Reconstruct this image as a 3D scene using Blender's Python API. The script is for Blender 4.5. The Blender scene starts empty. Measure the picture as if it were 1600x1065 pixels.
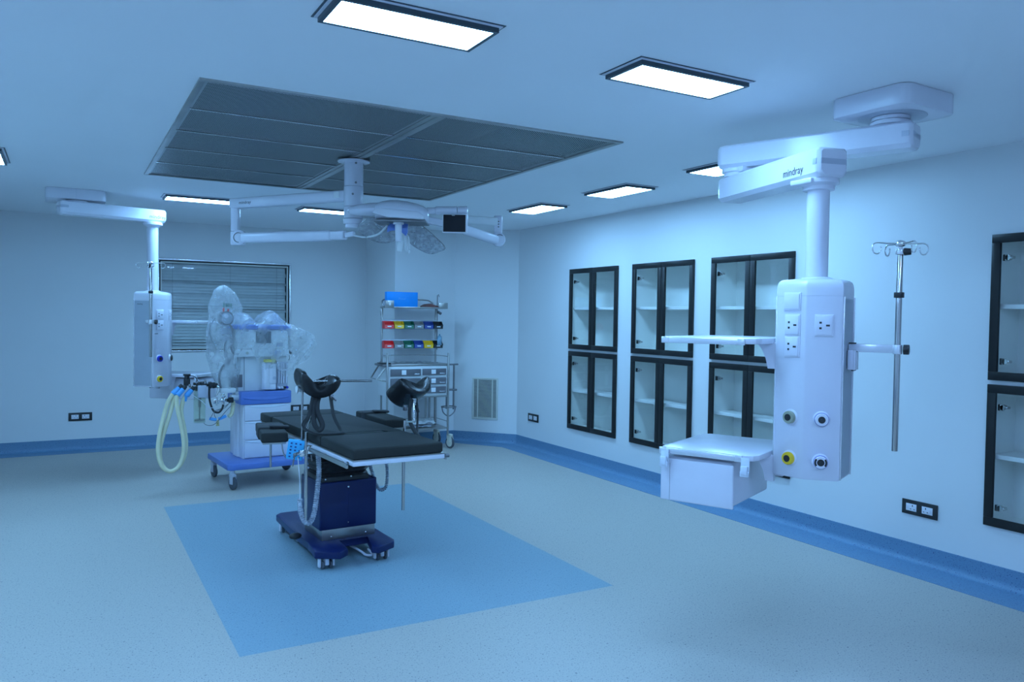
import bpy, bmesh, math, random
from mathutils import Vector, Matrix, noise
R = math.radians
PI = math.pi
random.seed(7)
S = bpy.context.scene
COL = S.collection

# ------------------------------------------------------------------ camera
F_PX = 1236.0
cam_d = bpy.data.cameras.new('camera')
cam = bpy.data.objects.new('camera', cam_d)
COL.objects.link(cam)
cam_d.sensor_width = 36.0
cam_d.lens = 36.0 * F_PX / 1600.0
cam_d.clip_start = 0.05
cam_d.clip_end = 60
YAW, PITCH, ROLL = R(29.5), R(1.72), R(0.82)
fwd = Vector((math.sin(YAW) * math.cos(PITCH), math.cos(YAW) * math.cos(PITCH), -math.sin(PITCH)))
r0 = Vector((math.cos(YAW), -math.sin(YAW), 0))
u0 = r0.cross(fwd)
rt = r0 * math.cos(ROLL) + u0 * math.sin(ROLL)
up = -r0 * math.sin(ROLL) + u0 * math.cos(ROLL)
mw = Matrix((rt, up, -fwd)).transposed().to_4x4()
mw.translation = Vector((0, 0, 1.6))
cam.matrix_world = mw
S.camera = cam

# ------------------------------------------------------------------ colour management, world
vs = S.view_settings
vs.view_transform = 'Standard'
vs.look = 'None'
vs.gamma = 1.0
vs.exposure = 0.11
vs.use_curve_mapping = False
world = bpy.data.worlds.new('world')
S.world = world
world.use_nodes = True
world.node_tree.nodes['Background'].inputs[0].default_value = (0.10, 0.2, 0.3, 1)
world.node_tree.nodes['Background'].inputs[1].default_value = 0.15
LAMP_COL = (0.248, 0.573, 1.0)        # the lamps as the camera's white balance records them
LAMP_STRENGTH = 48.0
FRONT_COL = (0.265, 0.50, 1.0)      # violet tint given to the unseen panels added around the camera
FRONT_STRENGTH = 54.0

# ------------------------------------------------------------------ materials
MATS = {}
def nd(nt, t, loc=(0, 0)):
    n = nt.nodes.new(t); n.location = loc
    return n

def mat(name, col, rough=0.5, metal=0.0, var=0.04, scale=12.0, bump=0.0, bscale=60.0, coat=0.0, spec=0.5, aniso=0.0):
    m = bpy.data.materials.new(name); m.use_nodes = True
    nt = m.node_tree; b = nt.nodes['Principled BSDF']
    tc = nd(nt, 'ShaderNodeTexCoord'); nz = nd(nt, 'ShaderNodeTexNoise')
    nz.inputs['Scale'].default_value = scale; nz.inputs['Detail'].default_value = 3
    nt.links.new(tc.outputs['Object'], nz.inputs['Vector'])
    rmp = nd(nt, 'ShaderNodeValToRGB')
    rmp.color_ramp.elements[0].position = 0.3; rmp.color_ramp.elements[1].position = 0.7
    rmp.color_ramp.elements[0].color = (*[max(0, c * (1 - var)) for c in col], 1)
    rmp.color_ramp.elements[1].color = (*[min(1, c * (1 + var)) for c in col], 1)
    nt.links.new(nz.outputs['Fac'], rmp.inputs['Fac'])
    nt.links.new(rmp.outputs['Color'], b.inputs['Base Color'])
    b.inputs['Roughness'].default_value = rough
    b.inputs['Metallic'].default_value = metal
    b.inputs['Specular IOR Level'].default_value = spec
    b.inputs['Coat Weight'].default_value = coat
    if bump > 0:
        n2 = nd(nt, 'ShaderNodeTexNoise'); n2.inputs['Scale'].default_value = bscale; n2.inputs['Detail'].default_value = 4
        nt.links.new(tc.outputs['Object'], n2.inputs['Vector'])
        bp = nd(nt, 'ShaderNodeBump'); bp.inputs['Strength'].default_value = bump; bp.inputs['Distance'].default_value = 0.01
        nt.links.new(n2.outputs['Fac'], bp.inputs['Height']); nt.links.new(bp.outputs['Normal'], b.inputs['Normal'])
    MATS[name] = m
    return m

mat('wall_paint', (0.76, 0.765, 0.765), 0.45, var=0.012, scale=1.5, bump=0.02, bscale=30)
mat('ceiling_paint', (0.92, 0.92, 0.93), 0.55, var=0.012, scale=1.2)
mat('cream_trim', (0.80, 0.80, 0.78), 0.4)
mat('white_plastic', (0.78, 0.77, 0.82), 0.28, var=0.01)
mat('white_enamel', (0.76, 0.75, 0.82), 0.25, var=0.01)
mat('pale_plastic', (0.78, 0.80, 0.80), 0.35, var=0.02)
mat('grey_panel', (0.42, 0.46, 0.52), 0.35, metal=0.2, var=0.02)
mat('band_grey', (0.50, 0.52, 0.60), 0.35, var=0.02)
mat('dark_line', (0.10, 0.12, 0.15), 0.5)
mat('lamp_frame', (0.05, 0.07, 0.09), 0.35)
mat('black_frame', (0.018, 0.018, 0.018), 0.35, var=0.1, spec=0.3)
mat('black_plastic', (0.02, 0.02, 0.022), 0.4)
mat('black_pad', (0.030, 0.031, 0.029), 0.6, var=0.10, scale=5, bump=0.10, bscale=90, spec=0.2)
mat('black_leather', (0.02, 0.02, 0.021), 0.26, var=0.1, bump=0.03, bscale=50)
mat('black_strap', (0.02, 0.02, 0.022), 0.6, var=0.15, bump=0.2, bscale=200)
mat('bellows_black', (0.022, 0.02, 0.02), 0.45, var=0.3, bump=0.5, bscale=25)
mat('navy_paint', (0.009, 0.018, 0.088), 0.32, var=0.05, spec=0.35)
mat('royal_blue', (0.12, 0.22, 0.58), 0.32, var=0.04)
mat('steel', (0.52, 0.51, 0.50), 0.17, metal=1.0, var=0.06, scale=8)
mat('brushed_steel', (0.46, 0.45, 0.43), 0.36, metal=1.0, var=0.15, scale=4)
mat('chrome', (0.85, 0.85, 0.85), 0.08, metal=1.0)
mat('dark_steel', (0.25, 0.25, 0.26), 0.35, metal=1.0)
mat('aluminium', (0.72, 0.72, 0.74), 0.25, metal=0.9)
mat('silver_rail', (0.80, 0.80, 0.84), 0.22, metal=0.55)
mat('drawer_grey', (0.16, 0.155, 0.17), 0.4)
mat('bin_red', (0.85, 0.02, 0.02), 0.35)
mat('bin_yellow', (0.95, 0.55, 0.01), 0.35)
mat('bin_green', (0.01, 0.15, 0.08), 0.35)
mat('bin_blue', (0.02, 0.06, 0.30), 0.35)
mat('bin_grey', (0.30, 0.28, 0.27), 0.35)
mat('bin_black', (0.02, 0.02, 0.02), 0.35)
mat('box_blue', (0.0, 0.33, 0.92), 0.45, var=0.03)
mat('box_print', (0.12, 0.48, 0.98), 0.5)
mat('paper', (0.85, 0.86, 0.88), 0.7)
mat('dark_pouch', (0.16, 0.03, 0.02), 0.45, var=0.4)
mat('hose_pale', (0.80, 0.74, 0.50), 0.35, var=0.04)
mat('cuff_blue', (0.10, 0.42, 0.85), 0.35)
mat('cyan_plastic', (0.08, 0.55, 0.95), 0.35)
mat('rubber_grey', (0.09, 0.10, 0.12), 0.6)
mat('castor_cream', (0.66, 0.64, 0.54), 0.4)
mat('outlet_blue', (0.02, 0.04, 0.45), 0.35)
mat('outlet_yellow', (0.85, 0.55, 0.02), 0.35)
mat('outlet_grey', (0.35, 0.36, 0.26), 0.35)
mat('screen', (0.012, 0.012, 0.016), 0.4, spec=0.2)
mat('screen_dim', (0.07, 0.09, 0.11), 0.3)
mat('logo_ink', (0.03, 0.03, 0.035), 0.5)
mat('grille_paint', (0.66, 0.66, 0.60), 0.4)
mat('unlit_dark', (0.05, 0.055, 0.055), 0.7)  # dark colour for hollows that get little light
mat('blind_slat', (0.62, 0.63, 0.63), 0.4, var=0.04)
mat('inner_cabinet', (0.86, 0.88, 0.84), 0.5, var=0.01)
mat('cabinet_shelf', (0.86, 0.86, 0.84), 0.35, var=0.01)
mat('yellow_label', (0.85, 0.70, 0.05), 0.5)
mat('clip_white', (0.72, 0.76, 0.84), 0.35)

def glassy(name, tint, alpha, rough=0.05, gloss=(1, 1, 1), ior=1.45, bump=0.0, bscale=20.0, veil=None, veilf=0.0, whiteness=0.0):
    """clear sheet: transparent mixed with a fresnel gloss and, if asked, a milky diffuse veil"""
    m = bpy.data.materials.new(name); m.use_nodes = True
    nt = m.node_tree; nt.nodes.remove(nt.nodes['Principled BSDF'])
    out = nt.nodes['Material Output']
    tr = nd(nt, 'ShaderNodeBsdfTransparent'); tr.inputs[0].default_value = (*[t * alpha for t in tint], 1)
    gl = nd(nt, 'ShaderNodeBsdfGlossy'); gl.inputs['Color'].default_value = (*gloss, 1); gl.inputs['Roughness'].default_value = rough
    fr = nd(nt, 'ShaderNodeFresnel')
    ge = nd(nt, 'ShaderNodeNewGeometry'); im = nd(nt, 'ShaderNodeMapRange')      # same reflectance from both faces of the sheet
    im.inputs[3].default_value = ior; im.inputs[4].default_value = 1 / ior
    nt.links.new(ge.outputs['Backfacing'], im.inputs[0]); nt.links.new(im.outputs[0], fr.inputs['IOR'])
    mx = nd(nt, 'ShaderNodeMixShader')
    tc = nd(nt, 'ShaderNodeTexCoord')
    last = tr.outputs[0]
    if veilf > 0:
        df = nd(nt, 'ShaderNodeBsdfDiffuse'); df.inputs[0].default_value = (*veil, 1)
        tl = nd(nt, 'ShaderNodeBsdfTranslucent'); tl.inputs[0].default_value = (*veil, 1)
        ad = nd(nt, 'ShaderNodeMixShader'); ad.inputs[0].default_value = 0.5
        nt.links.new(df.outputs[0], ad.inputs[1]); nt.links.new(tl.outputs[0], ad.inputs[2])
        nz = nd(nt, 'ShaderNodeTexNoise'); nz.inputs['Scale'].default_value = bscale * 0.6; nz.inputs['Detail'].default_value = 6
        nt.links.new(tc.outputs['Object'], nz.inputs['Vector'])
        mr = nd(nt, 'ShaderNodeMapRange'); mr.inputs[1].default_value = 0.35; mr.inputs[2].default_value = 0.75
        mr.inputs[3].default_value = veilf * 0.6; mr.inputs[4].default_value = min(1, veilf * 1.7)
        nt.links.new(nz.outputs['Fac'], mr.inputs[0])
        m2 = nd(nt, 'ShaderNodeMixShader')
        nt.links.new(mr.outputs[0], m2.inputs[0]); nt.links.new(last, m2.inputs[1]); nt.links.new(ad.outputs[0], m2.inputs[2])
        last = m2.outputs[0]
    nt.links.new(fr.outputs[0], mx.inputs[0]); nt.links.new(last, mx.inputs[1]); nt.links.new(gl.outputs[0], mx.inputs[2])
    nt.links.new(mx.outputs[0], out.inputs[0])
    if bump > 0:
        n2 = nd(nt, 'ShaderNodeTexNoise'); n2.inputs['Scale'].default_value = bscale; n2.inputs['Detail'].default_value = 5
        n2.inputs['Distortion'].default_value = 1.2
        nt.links.new(tc.outputs['Object'], n2.inputs['Vector'])
        bp = nd(nt, 'ShaderNodeBump'); bp.inputs['Strength'].default_value = bump; bp.inputs['Distance'].default_value = 0.02
        nt.links.new(n2.outputs['Fac'], bp.inputs['Height'])
        nt.links.new(bp.outputs['Normal'], gl.inputs['Normal']); nt.links.new(bp.outputs['Normal'], fr.inputs['Normal'])
    MATS[name] = m
    return m

glassy('cabinet_glass', (0.98, 0.99, 0.985), 0.99, 0.02, ior=1.3)
glassy('window_glass', (0.96, 0.98, 0.98), 0.98, 0.02, ior=1.4)
glassy('clear_plastic', (0.97, 0.98, 0.98), 0.98, 0.10, ior=1.5, bump=0.9, bscale=16, veil=(0.88, 0.90, 0.92), veilf=0.25)
glassy('canister_clear', (0.96, 0.985, 0.94), 0.98, 0.08, ior=1.25, veil=(0.8, 0.85, 0.75), veilf=0.12)
glassy('lens_clear', (0.88, 0.90, 0.92), 0.9, 0.1, ior=1.4, veil=(0.9, 0.9, 0.92), veilf=0.34, bscale=60)
glassy('hose_clear', (0.9, 0.92, 0.95), 0.92, 0.2, ior=1.4, veil=(0.9, 0.9, 0.95), veilf=0.42, bscale=60)
glassy('sleeve_clear', (0.92, 0.94, 0.95), 0.92, 0.25, ior=1.3, veil=(0.8, 0.85, 0.9), veilf=0.25, bscale=30)
glassy('bowl_green', (0.55, 0.85, 0.75), 0.8, 0.08, ior=1.4, veil=(0.4, 0.75, 0.65), veilf=0.3, bscale=20)
glassy('bottle_blue', (0.6, 0.85, 0.95), 0.8, 0.15, ior=1.4, veil=(0.5, 0.75, 0.9), veilf=0.6, bscale=20)
glassy('hose_milk', (0.92, 0.86, 0.6), 0.9, 0.3, ior=1.35, veil=(0.95, 0.86, 0.50), veilf=0.55, bscale=60)

def emissive(name, col, strength):
    m = bpy.data.materials.new(name); m.use_nodes = True
    nt = m.node_tree; nt.nodes.remove(nt.nodes['Principled BSDF'])
    e = nd(nt, 'ShaderNodeEmission'); e.inputs[0].default_value = (*col, 1); e.inputs[1].default_value = strength
    nt.links.new(e.outputs[0], nt.nodes['Material Output'].inputs[0])
    MATS[name] = m
emissive('lamp_diffuser', LAMP_COL, LAMP_STRENGTH)
emissive('lamp_diffuser_front', FRONT_COL, FRONT_STRENGTH)

def vinyl(name, base, spk, inlay=None, rect=None):
    """speckled sheet vinyl; a welded-in rectangle of a second colour may be given in floor coordinates"""
    m = bpy.data.materials.new(name); m.use_nodes = True
    nt = m.node_tree; b = nt.nodes['Principled BSDF']; L = nt.links.new
    tc = nd(nt, 'ShaderNodeTexCoord')
    def mixc(f, a, c):
        x = nd(nt, 'ShaderNodeMix'); x.data_type = 'RGBA'
        L(f, x.inputs[0])
        if isinstance(a, tuple): x.inputs[6].default_value = (*a, 1)
        else: L(a, x.inputs[6])
        if isinstance(c, tuple): x.inputs[7].default_value = (*c, 1)
        else: L(c, x.inputs[7])
        return x.outputs[2]
    def specks(scale, lo, hi):
        n = nd(nt, 'ShaderNodeTexNoise'); n.inputs['Scale'].default_value = scale; n.inputs['Detail'].default_value = 2
        L(tc.outputs['Object'], n.inputs['Vector'])
        r = nd(nt, 'ShaderNodeMapRange'); r.inputs[1].default_value = lo; r.inputs[2].default_value = hi
        L(n.outputs['Fac'], r.inputs[0]); return r.outputs[0]
    if inlay:
        sp = nd(nt, 'ShaderNodeSeparateXYZ'); L(tc.outputs['Object'], sp.inputs[0])
        def cmp(s, op, v):
            q = nd(nt, 'ShaderNodeMath'); q.operation = op; L(s, q.inputs[0]); q.inputs[1].default_value = v; return q.outputs[0]
        def mul(a, c):
            q = nd(nt, 'ShaderNodeMath'); q.operation = 'MULTIPLY'; L(a, q.inputs[0]); L(c, q.inputs[1]); return q.outputs[0]
        x0, x1, y0, y1 = rect
        f = mul(mul(cmp(sp.outputs[0], 'GREATER_THAN', x0), cmp(sp.outputs[0], 'LESS_THAN', x1)),
                mul(cmp(sp.outputs[1], 'GREATER_THAN', y0), cmp(sp.outputs[1], 'LESS_THAN', y1)))
        c0 = mixc(f, base, inlay[0])
        sk = mixc(f, spk, inlay[1])
    else:
        c0 = base; sk = spk
    light = nd(nt, 'ShaderNodeMix'); light.data_type = 'RGBA'; light.blend_type = 'MULTIPLY'; light.inputs[0].default_value = 1.0
    if isinstance(c0, tuple): light.inputs[6].default_value = (*c0, 1)
    else: L(c0, light.inputs[6])
    n3 = nd(nt, 'ShaderNodeTexNoise'); n3.inputs['Scale'].default_value = 110; n3.inputs['Detail'].default_value = 6
    L(tc.outputs['Object'], n3.inputs['Vector'])
    rr = nd(nt, 'ShaderNodeValToRGB'); rr.color_ramp.elements[0].color = (0.93, 0.93, 0.935, 1); rr.color_ramp.elements[1].color = (1.04, 1.04, 1.035, 1)
    rr.color_ramp.elements[0].position = 0.35; rr.color_ramp.elements[1].position = 0.65
    L(n3.outputs['Fac'], rr.inputs[0]); L(rr.outputs[0], light.inputs[7])
    c = mixc(specks(130, 0.63, 0.67), light.outputs[2], sk)
    c = mixc(specks(75, 0.665, 0.695), c, sk)
    L(c, b.inputs['Base Color'])
    b.inputs['Roughness'].default_value = 0.42
    b.inputs['Specular IOR Level'].default_value = 0.35
    MATS[name] = m
vinyl('floor_vinyl', (0.485, 0.455, 0.405), (0.16, 0.16, 0.18), ((0.258, 0.375, 0.435), (0.10, 0.17, 0.25)), (0.706, 2.862, 3.783, 7.025))
vinyl('cove_vinyl', (0.15, 0.28, 0.42), (0.07, 0.10, 0.22))

def perforated():
    m = bpy.data.materials.new('perforated_sheet'); m.use_nodes = True
    nt = m.node_tree; b = nt.nodes['Principled BSDF']; L = nt.links.new
    b.inputs['Base Color'].default_value = (0.42, 0.44, 0.43, 1); b.inputs['Metallic'].default_value = 0.6; b.inputs['Roughness'].default_value = 0.38
    tc = nd(nt, 'ShaderNodeTexCoord'); sp = nd(nt, 'ShaderNodeSeparateXYZ'); L(tc.outputs['Object'], sp.inputs[0])
    P = 0.0172
    def M(op, a, c=None):
        q = nd(nt, 'ShaderNodeMath'); q.operation = op
        for i, v in enumerate((a, c)):
            if v is None: continue
            if isinstance(v, (int, float)): q.inputs[i].default_value = v
            else: L(v, q.inputs[i])
        return q.outputs[0]
    def cell(v, o): return M('SUBTRACT', M('FRACT', M('ADD', M('DIVIDE', v, P), 100.0 + o)), 0.5)
    def dist(o):
        a, c = cell(sp.outputs[0], o), cell(sp.outputs[1], o)
        return M('SQRT', M('ADD', M('MULTIPLY', a, a), M('MULTIPLY', c, c)))
    hole = M('LESS_THAN', M('MINIMUM', dist(0.0), dist(0.5)), 0.265)
    # solid margin round each sheet
    ax = M('LESS_THAN', M('ABSOLUTE', sp.outputs[0]), 0.562); ay = M('LESS_THAN', M('ABSOLUTE', sp.outputs[1]), 0.274)
    hole = M('MULTIPLY', hole, M('MULTIPLY', ax, ay))
    tr = nd(nt, 'ShaderNodeBsdfTransparent'); mx = nd(nt, 'ShaderNodeMixShader')
    L(hole, mx.inputs[0]); L(b.outputs[0], mx.inputs[1]); L(tr.outputs[0], mx.inputs[2])
    L(mx.outputs[0], nt.nodes['Material Output'].inputs[0])
    MATS['perforated_sheet'] = m
perforated()

# ------------------------------------------------------------------ mesh builder
def rotz(a): return Matrix.Rotation(a, 4, 'Z')
class MB:
    def __init__(s): s.bm = bmesh.new(); s.mi = 0
    def _new(s, verts): 
        fs = set()
        for v in verts:
            for f in v.link_faces: fs.add(f)
        for f in fs: f.material_index = s.mi
    def box(s, x0, x1, y0, y1, z0, z1, bev=0.0, seg=2, mx=None, rz=0.0):
        r = bmesh.ops.create_cube(s.bm, size=1.0); v = r['verts']
        c = Vector(((x0 + x1) / 2, (y0 + y1) / 2, (z0 + z1) / 2))
        for q in v:
            q.co = Vector((q.co.x * (x1 - x0), q.co.y * (y1 - y0), q.co.z * (z1 - z0)))
        if bev > 0:
            es = set(e for q in v for e in q.link_edges)
            rr = bmesh.ops.bevel(s.bm, geom=list(es), offset=min(bev, 0.49 * min(abs(x1 - x0), abs(y1 - y0), abs(z1 - z0))), segments=seg, profile=0.5, affect='EDGES')
            v = rr['verts']
            v = list(set(v) | set(q for f in rr['faces'] for q in f.verts))
        T = Matrix.Translation(c) @ rotz(rz)
        if mx is not None: T = mx @ T
        bmesh.ops.transform(s.bm, matrix=T, verts=v); s._new(v)
        return s
    def cyl(s, p0, p1, r, r2=None, seg=20, bev=0.0):
        p0, p1 = Vector(p0), Vector(p1); r2 = r if r2 is None else r2
        d = p1 - p0; Ln = d.length
        m = Matrix.Translation((p0 + p1) / 2) @ d.to_track_quat('Z', 'Y').to_matrix().to_4x4()
        res = bmesh.ops.create_cone(s.bm, cap_ends=True, segments=seg, radius1=r, radius2=r2, depth=Ln)
        v = res['verts']
        if bev > 0:
            es = [e for e in set(e for q in v for e in q.link_edges) if abs(e.verts[0].co.z - e.verts[1].co.z) < 1e-6]
            rr = bmesh.ops.bevel(s.bm, geom=es, offset=bev, segments=2, profile=0.5, affect='EDGES')
            v = list(set(q for q in v if q.is_valid) | set(rr['verts']))
        bmesh.ops.transform(s.bm, matrix=m, verts=v); s._new(v)
        return s
    def ball(s, c, r, sc=(1, 1, 1), seg=16, mx=None):
        res = bmesh.ops.create_uvsphere(s.bm, u_segments=seg, v_segments=max(6, seg // 2), radius=r)
        T = Matrix.Translation(Vector(c)) @ (mx if mx is not None else Matrix.Identity(4)) @ Matrix.Diagonal((*sc, 1))
        bmesh.ops.transform(s.bm, matrix=T, verts=res['verts']); s._new(res['verts'])
        return s
    def rings(s, rings, close_ring=True, caps=True):
        vs_ = [[s.bm.verts.new(Vector(p)) for p in rg] for rg in rings]
        n = len(vs_[0]); new = []
        for a, b in zip(vs_[:-1], vs_[1:]):
            for i in range(n if close_ring else n - 1):
                j = (i + 1) % n
                new.append(s.bm.faces.new((a[i], a[j], b[j], b[i])))
        if caps and close_ring:
            new.append(s.bm.faces.new(list(reversed(vs_[0])))); new.append(s.bm.faces.new(vs_[-1]))
        for f in new: f.material_index = s.mi
        return s
    def tube(s, pts, r, seg=10, sub=6, flat=None, ribs=0.0, ribn=0):
        P = [Vector(p) for p in pts]
        Q = catmull(P, sub) if sub > 1 and len(P) > 2 else P
        if ribn:
            Q = resample(Q, ribn)
        t = (Q[1] - Q[0]).normalized(); a = Vector((0, 0, 1))
        if abs(t.dot(a)) > 0.9: a = Vector((1, 0, 0))
        nrm = t.cross(a).normalized(); out = []
        for i, q in enumerate(Q):
            t = ((Q[min(i + 1, len(Q) - 1)] - Q[max(i - 1, 0)])).normalized()
            nrm = (nrm - t * nrm.dot(t)).normalized(); bn = t.cross(nrm)
            rr = r * (1 + (ribs if i % 2 else -ribs))
            f1, f2 = (1, 1) if flat is None else flat
            out.append([q + nrm * math.cos(2 * PI * k / seg) * rr * f1 + bn * math.sin(2 * PI * k / seg) * rr * f2 for k in range(seg)])
        return s.rings(out)
    def prism(s, poly, z0, z1, mx=None, bev=0.0, seg=2):
        lo = [s.bm.verts.new(Vector((p[0], p[1], z0))) for p in poly]
        hi = [s.bm.verts.new(Vector((p[0], p[1], z1))) for p in poly]
        n = len(poly); fs = [s.bm.faces.new(list(reversed(lo))), s.bm.faces.new(hi)]
        for i in range(n):
            j = (i + 1) % n; fs.append(s.bm.faces.new((lo[i], lo[j], hi[j], hi[i])))
        vv = lo + hi
        if bev > 0:
            es = set(e for f in fs for e in f.edges)
            rr = bmesh.ops.bevel(s.bm, geom=list(es), offset=bev, segments=seg, profile=0.5, affect='EDGES')
            vv = list(set(rr['verts']) | set(q for f in rr['faces'] for q in f.verts))
        if mx is not None: bmesh.ops.transform(s.bm, matrix=mx, verts=vv)
        s._new(vv)
        return s
    def lathe(s, prof, mx=None, seg=28):
        rg = []
        for (r, z) in prof:
            rg.append([Vector((r * math.cos(2 * PI * k / seg), r * math.sin(2 * PI * k / seg), z)) for k in range(seg)])
        if mx is not None: rg = [[mx @ p for p in x] for x in rg]
        return s.rings(rg)
    def quad(s, *ps):
        f = s.bm.faces.new([s.bm.verts.new(Vector(p)) for p in ps]); f.material_index = s.mi
        return s
    def build(s, name, mats, parent=None, smooth=True, mx=None, weld=True, recalc=True):
        if weld: bmesh.ops.remove_doubles(s.bm, verts=s.bm.verts, dist=1e-6)
        if recalc: bmesh.ops.recalc_face_normals(s.bm, faces=s.bm.faces)
        if mx is not None: bmesh.ops.transform(s.bm, matrix=mx, verts=s.bm.verts)
        me = bpy.data.meshes.new(name); s.bm.to_mesh(me); s.bm.free()
        if isinstance(mats, str): mats = [mats]
        for m in mats: me.materials.append(MATS[m])
        if smooth:
            me.shade_smooth()
            me.set_sharp_from_angle(angle=R(38))
        o = bpy.data.objects.new(name, me); COL.objects.link(o)
        if parent is not None: o.parent = parent
        return o

def catmull(P, n):
    out = []
    for i in range(len(P) - 1):
        p0 = P[max(i - 1, 0)]; p1 = P[i]; p2 = P[i + 1]; p3 = P[min(i + 2, len(P) - 1)]
        for k in range(n):
            t = k / n
            out.append(0.5 * ((2 * p1) + (-p0 + p2) * t + (2 * p0 - 5 * p1 + 4 * p2 - p3) * t * t + (-p0 + 3 * p1 - 3 * p2 + p3) * t ** 3))
    out.append(P[-1]); return out
def resample(Q, n):
    d = [0]
    for a, b in zip(Q[:-1], Q[1:]): d.append(d[-1] + (b - a).length)
    out = []; j = 0
    for k in range(n + 1):
        t = d[-1] * k / n
        while j < len(Q) - 2 and d[j + 1] < t: j += 1
        L_ = d[j + 1] - d[j]
        out.append(Q[j].lerp(Q[j + 1], 0 if L_ == 0 else min(1, (t - d[j]) / L_)))
    return out

def thing(name, label, cat, loc=(0, 0, 0), rz=0.0, group=None):
    o = bpy.data.objects.new(name, None); COL.objects.link(o)
    o.location = loc; o.rotation_euler = (0, 0, rz); o.empty_display_size = 0.1
    o['label'] = label; o['category'] = cat
    if group: o['group'] = group
    return o
def tag(o, label, cat, group=None):
    o['label'] = label; o['category'] = cat
    if group: o['group'] = group
    return o
def struct(o):
    o['kind'] = 'structure'; return o
def lab(o, t): o['label'] = t; return o
def copy_tree(o, parent=None):
    c = o.copy(); COL.objects.link(c)
    if parent is not None: c.parent = parent
    for ch in list(o.children): copy_tree(ch, c)
    return c

def text(word, h, name, parent, mx, m='logo_ink', shear=0.0, width=None):
    cu = bpy.data.curves.new(name, 'FONT'); cu.body = word; cu.size = 1.0; cu.extrude = 0.004; cu.shear = shear
    cu.align_x = 'CENTER'; cu.align_y = 'CENTER'
    t = bpy.data.objects.new(name + '_src', cu); COL.objects.link(t)
    dg = bpy.context.evaluated_depsgraph_get(); dg.update()
    me = bpy.data.meshes.new_from_object(t.evaluated_get(dg))
    bpy.data.objects.remove(t)
    sx = h
    if width:
        xs = [v.co.x for v in me.vertices]; sx = width / (max(xs) - min(xs))
    me.transform(mx @ Matrix.Diagonal((sx, h, h * 0.5, 1)))
    me.materials.clear(); me.materials.append(MATS[m])
    o = bpy.data.objects.new(name, me); COL.objects.link(o); o.parent = parent
    return o
def face_mx(p, right, upv=(0, 0, 1)):
    """matrix whose x runs along right, y along up, z out of the face"""
    x = Vector(right).normalized(); y = Vector(upv).normalized(); z = x.cross(y)
    m = Matrix((x, y, z)).transposed().to_4x4(); m.translation = Vector(p); return m

# ------------------------------------------------------------------ room shell
XR, XL, YB, YF, H = 4.95, -1.45, 10.35, -0.75, 2.69
YC, XC0, XC1, YC1 = 9.25, 3.56, 4.38, 8.60      # boxed-in column and the chamfer beside it

def panel(name, P, ux, uy, us, vs_, holes, m, th, thdir):
    """a flat sheet on a grid with rectangular holes whose reveals run th deep"""
    b = MB(); P, ux, uy, thdir = Vector(P), Vector(ux), Vector(uy), Vector(thdir)
    us = sorted(set(us)); vs_ = sorted(set(vs_))
    def inh(u, v): return any(a < u < c and d < v < e for a, c, d, e in holes)
    for i in range(len(us) - 1):
        for j in range(len(vs_) - 1):
            if inh((us[i] + us[i + 1]) / 2, (vs_[j] + vs_[j + 1]) / 2): continue
            q = [P + ux * a + uy * c for a, c in ((us[i], vs_[j]), (us[i + 1], vs_[j]), (us[i + 1], vs_[j + 1]), (us[i], vs_[j + 1]))]
            b.quad(*q)
    for a, c, d, e in holes:
        q = [P + ux * x + uy * y for x, y in ((a, d), (c, d), (c, e), (a, e))]
        for k in range(4):
            l = (k + 1) % 4
            b.quad(q[k], q[l], q[l] + thdir * th, q[k] + thdir * th)
    return struct(b.build(name, m, smooth=False, recalc=False))

b = MB(); b.box(XL - 0.1, XR + 0.5, YF - 0.1, YB + 0.1, -0.1, 0.0)
struct(b.build('floor', 'floor_vinyl', smooth=False))
# ceiling with the opening of the laminar flow unit
LX0, LX1, LY0, LY1 = 0.547, 2.999, 3.94, 6.90
panel('ceiling', (0, 0, H), (1, 0, 0), (0, 1, 0), [XL - .1, LX0, LX1, XR + .1], [YF - .1, LY0, LY1, YB + .1],
      [(LX0, LX1, LY0, LY1)], 'ceiling_paint', 0.02, (0, 0, 1))
# right wall and its cabinet niches (u runs along y)
CAB = [(6.985, 0.885), (5.857, 0.885), (4.738, 0.905), (2.33, 0.90)]     # centre along the wall, width
CZ = [(0.365, 1.232), (1.258, 2.145)]
holes = []
us = [YF, YC1]; vv = [0, H]
for yc, wd in CAB:
    for z0, z1 in CZ:
        holes.append((yc - wd / 2, yc + wd / 2, z0, z1)); us += [yc - wd / 2, yc + wd / 2]; vv += [z0, z1]
panel('wall_right', (XR, 0, 0), (0, 1, 0), (0, 0, 1), us, vv, holes, 'wall_paint', 0.03, (1, 0, 0))
# back wall and window
WX0, WX1, WZ0, WZ1 = 0.975, 2.54, 1.13, 2.238
panel('wall_back', (0, YB, 0), (1, 0, 0), (0, 0, 1), [XL, WX0, WX1, XC0], [0, WZ0, WZ1, H], [(WX0, WX1, WZ0, WZ1)], 'wall_paint', 0.10, (0, 1, 0))
b = MB()
b.quad((XC0, YB, 0), (XC0, YC, 0), (XC0, YC, H), (XC0, YB, H)).quad((XC0, YC, 0), (XC1, YC, 0), (XC1, YC, H), (XC0, YC, H))
b.quad((XC1, YC, 0), (XR, YC1, 0), (XR, YC1, H), (XC1, YC, H))
struct(b.build('wall_corner', 'wall_paint', smooth=False, recalc=False))
b = MB(); b.quad((XL, YF, 0), (XL, YB, 0), (XL, YB, H), (XL, YF, H)); struct(b.build('wall_left', 'wall_paint', smooth=False, recalc=False))
b = MB(); b.quad((XL, YF, 0), (XR, YF, 0), (XR, YF, H), (XL, YF, H)); struct(b.build('wall_front', 'wall_paint', smooth=False, recalc=False))

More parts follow.
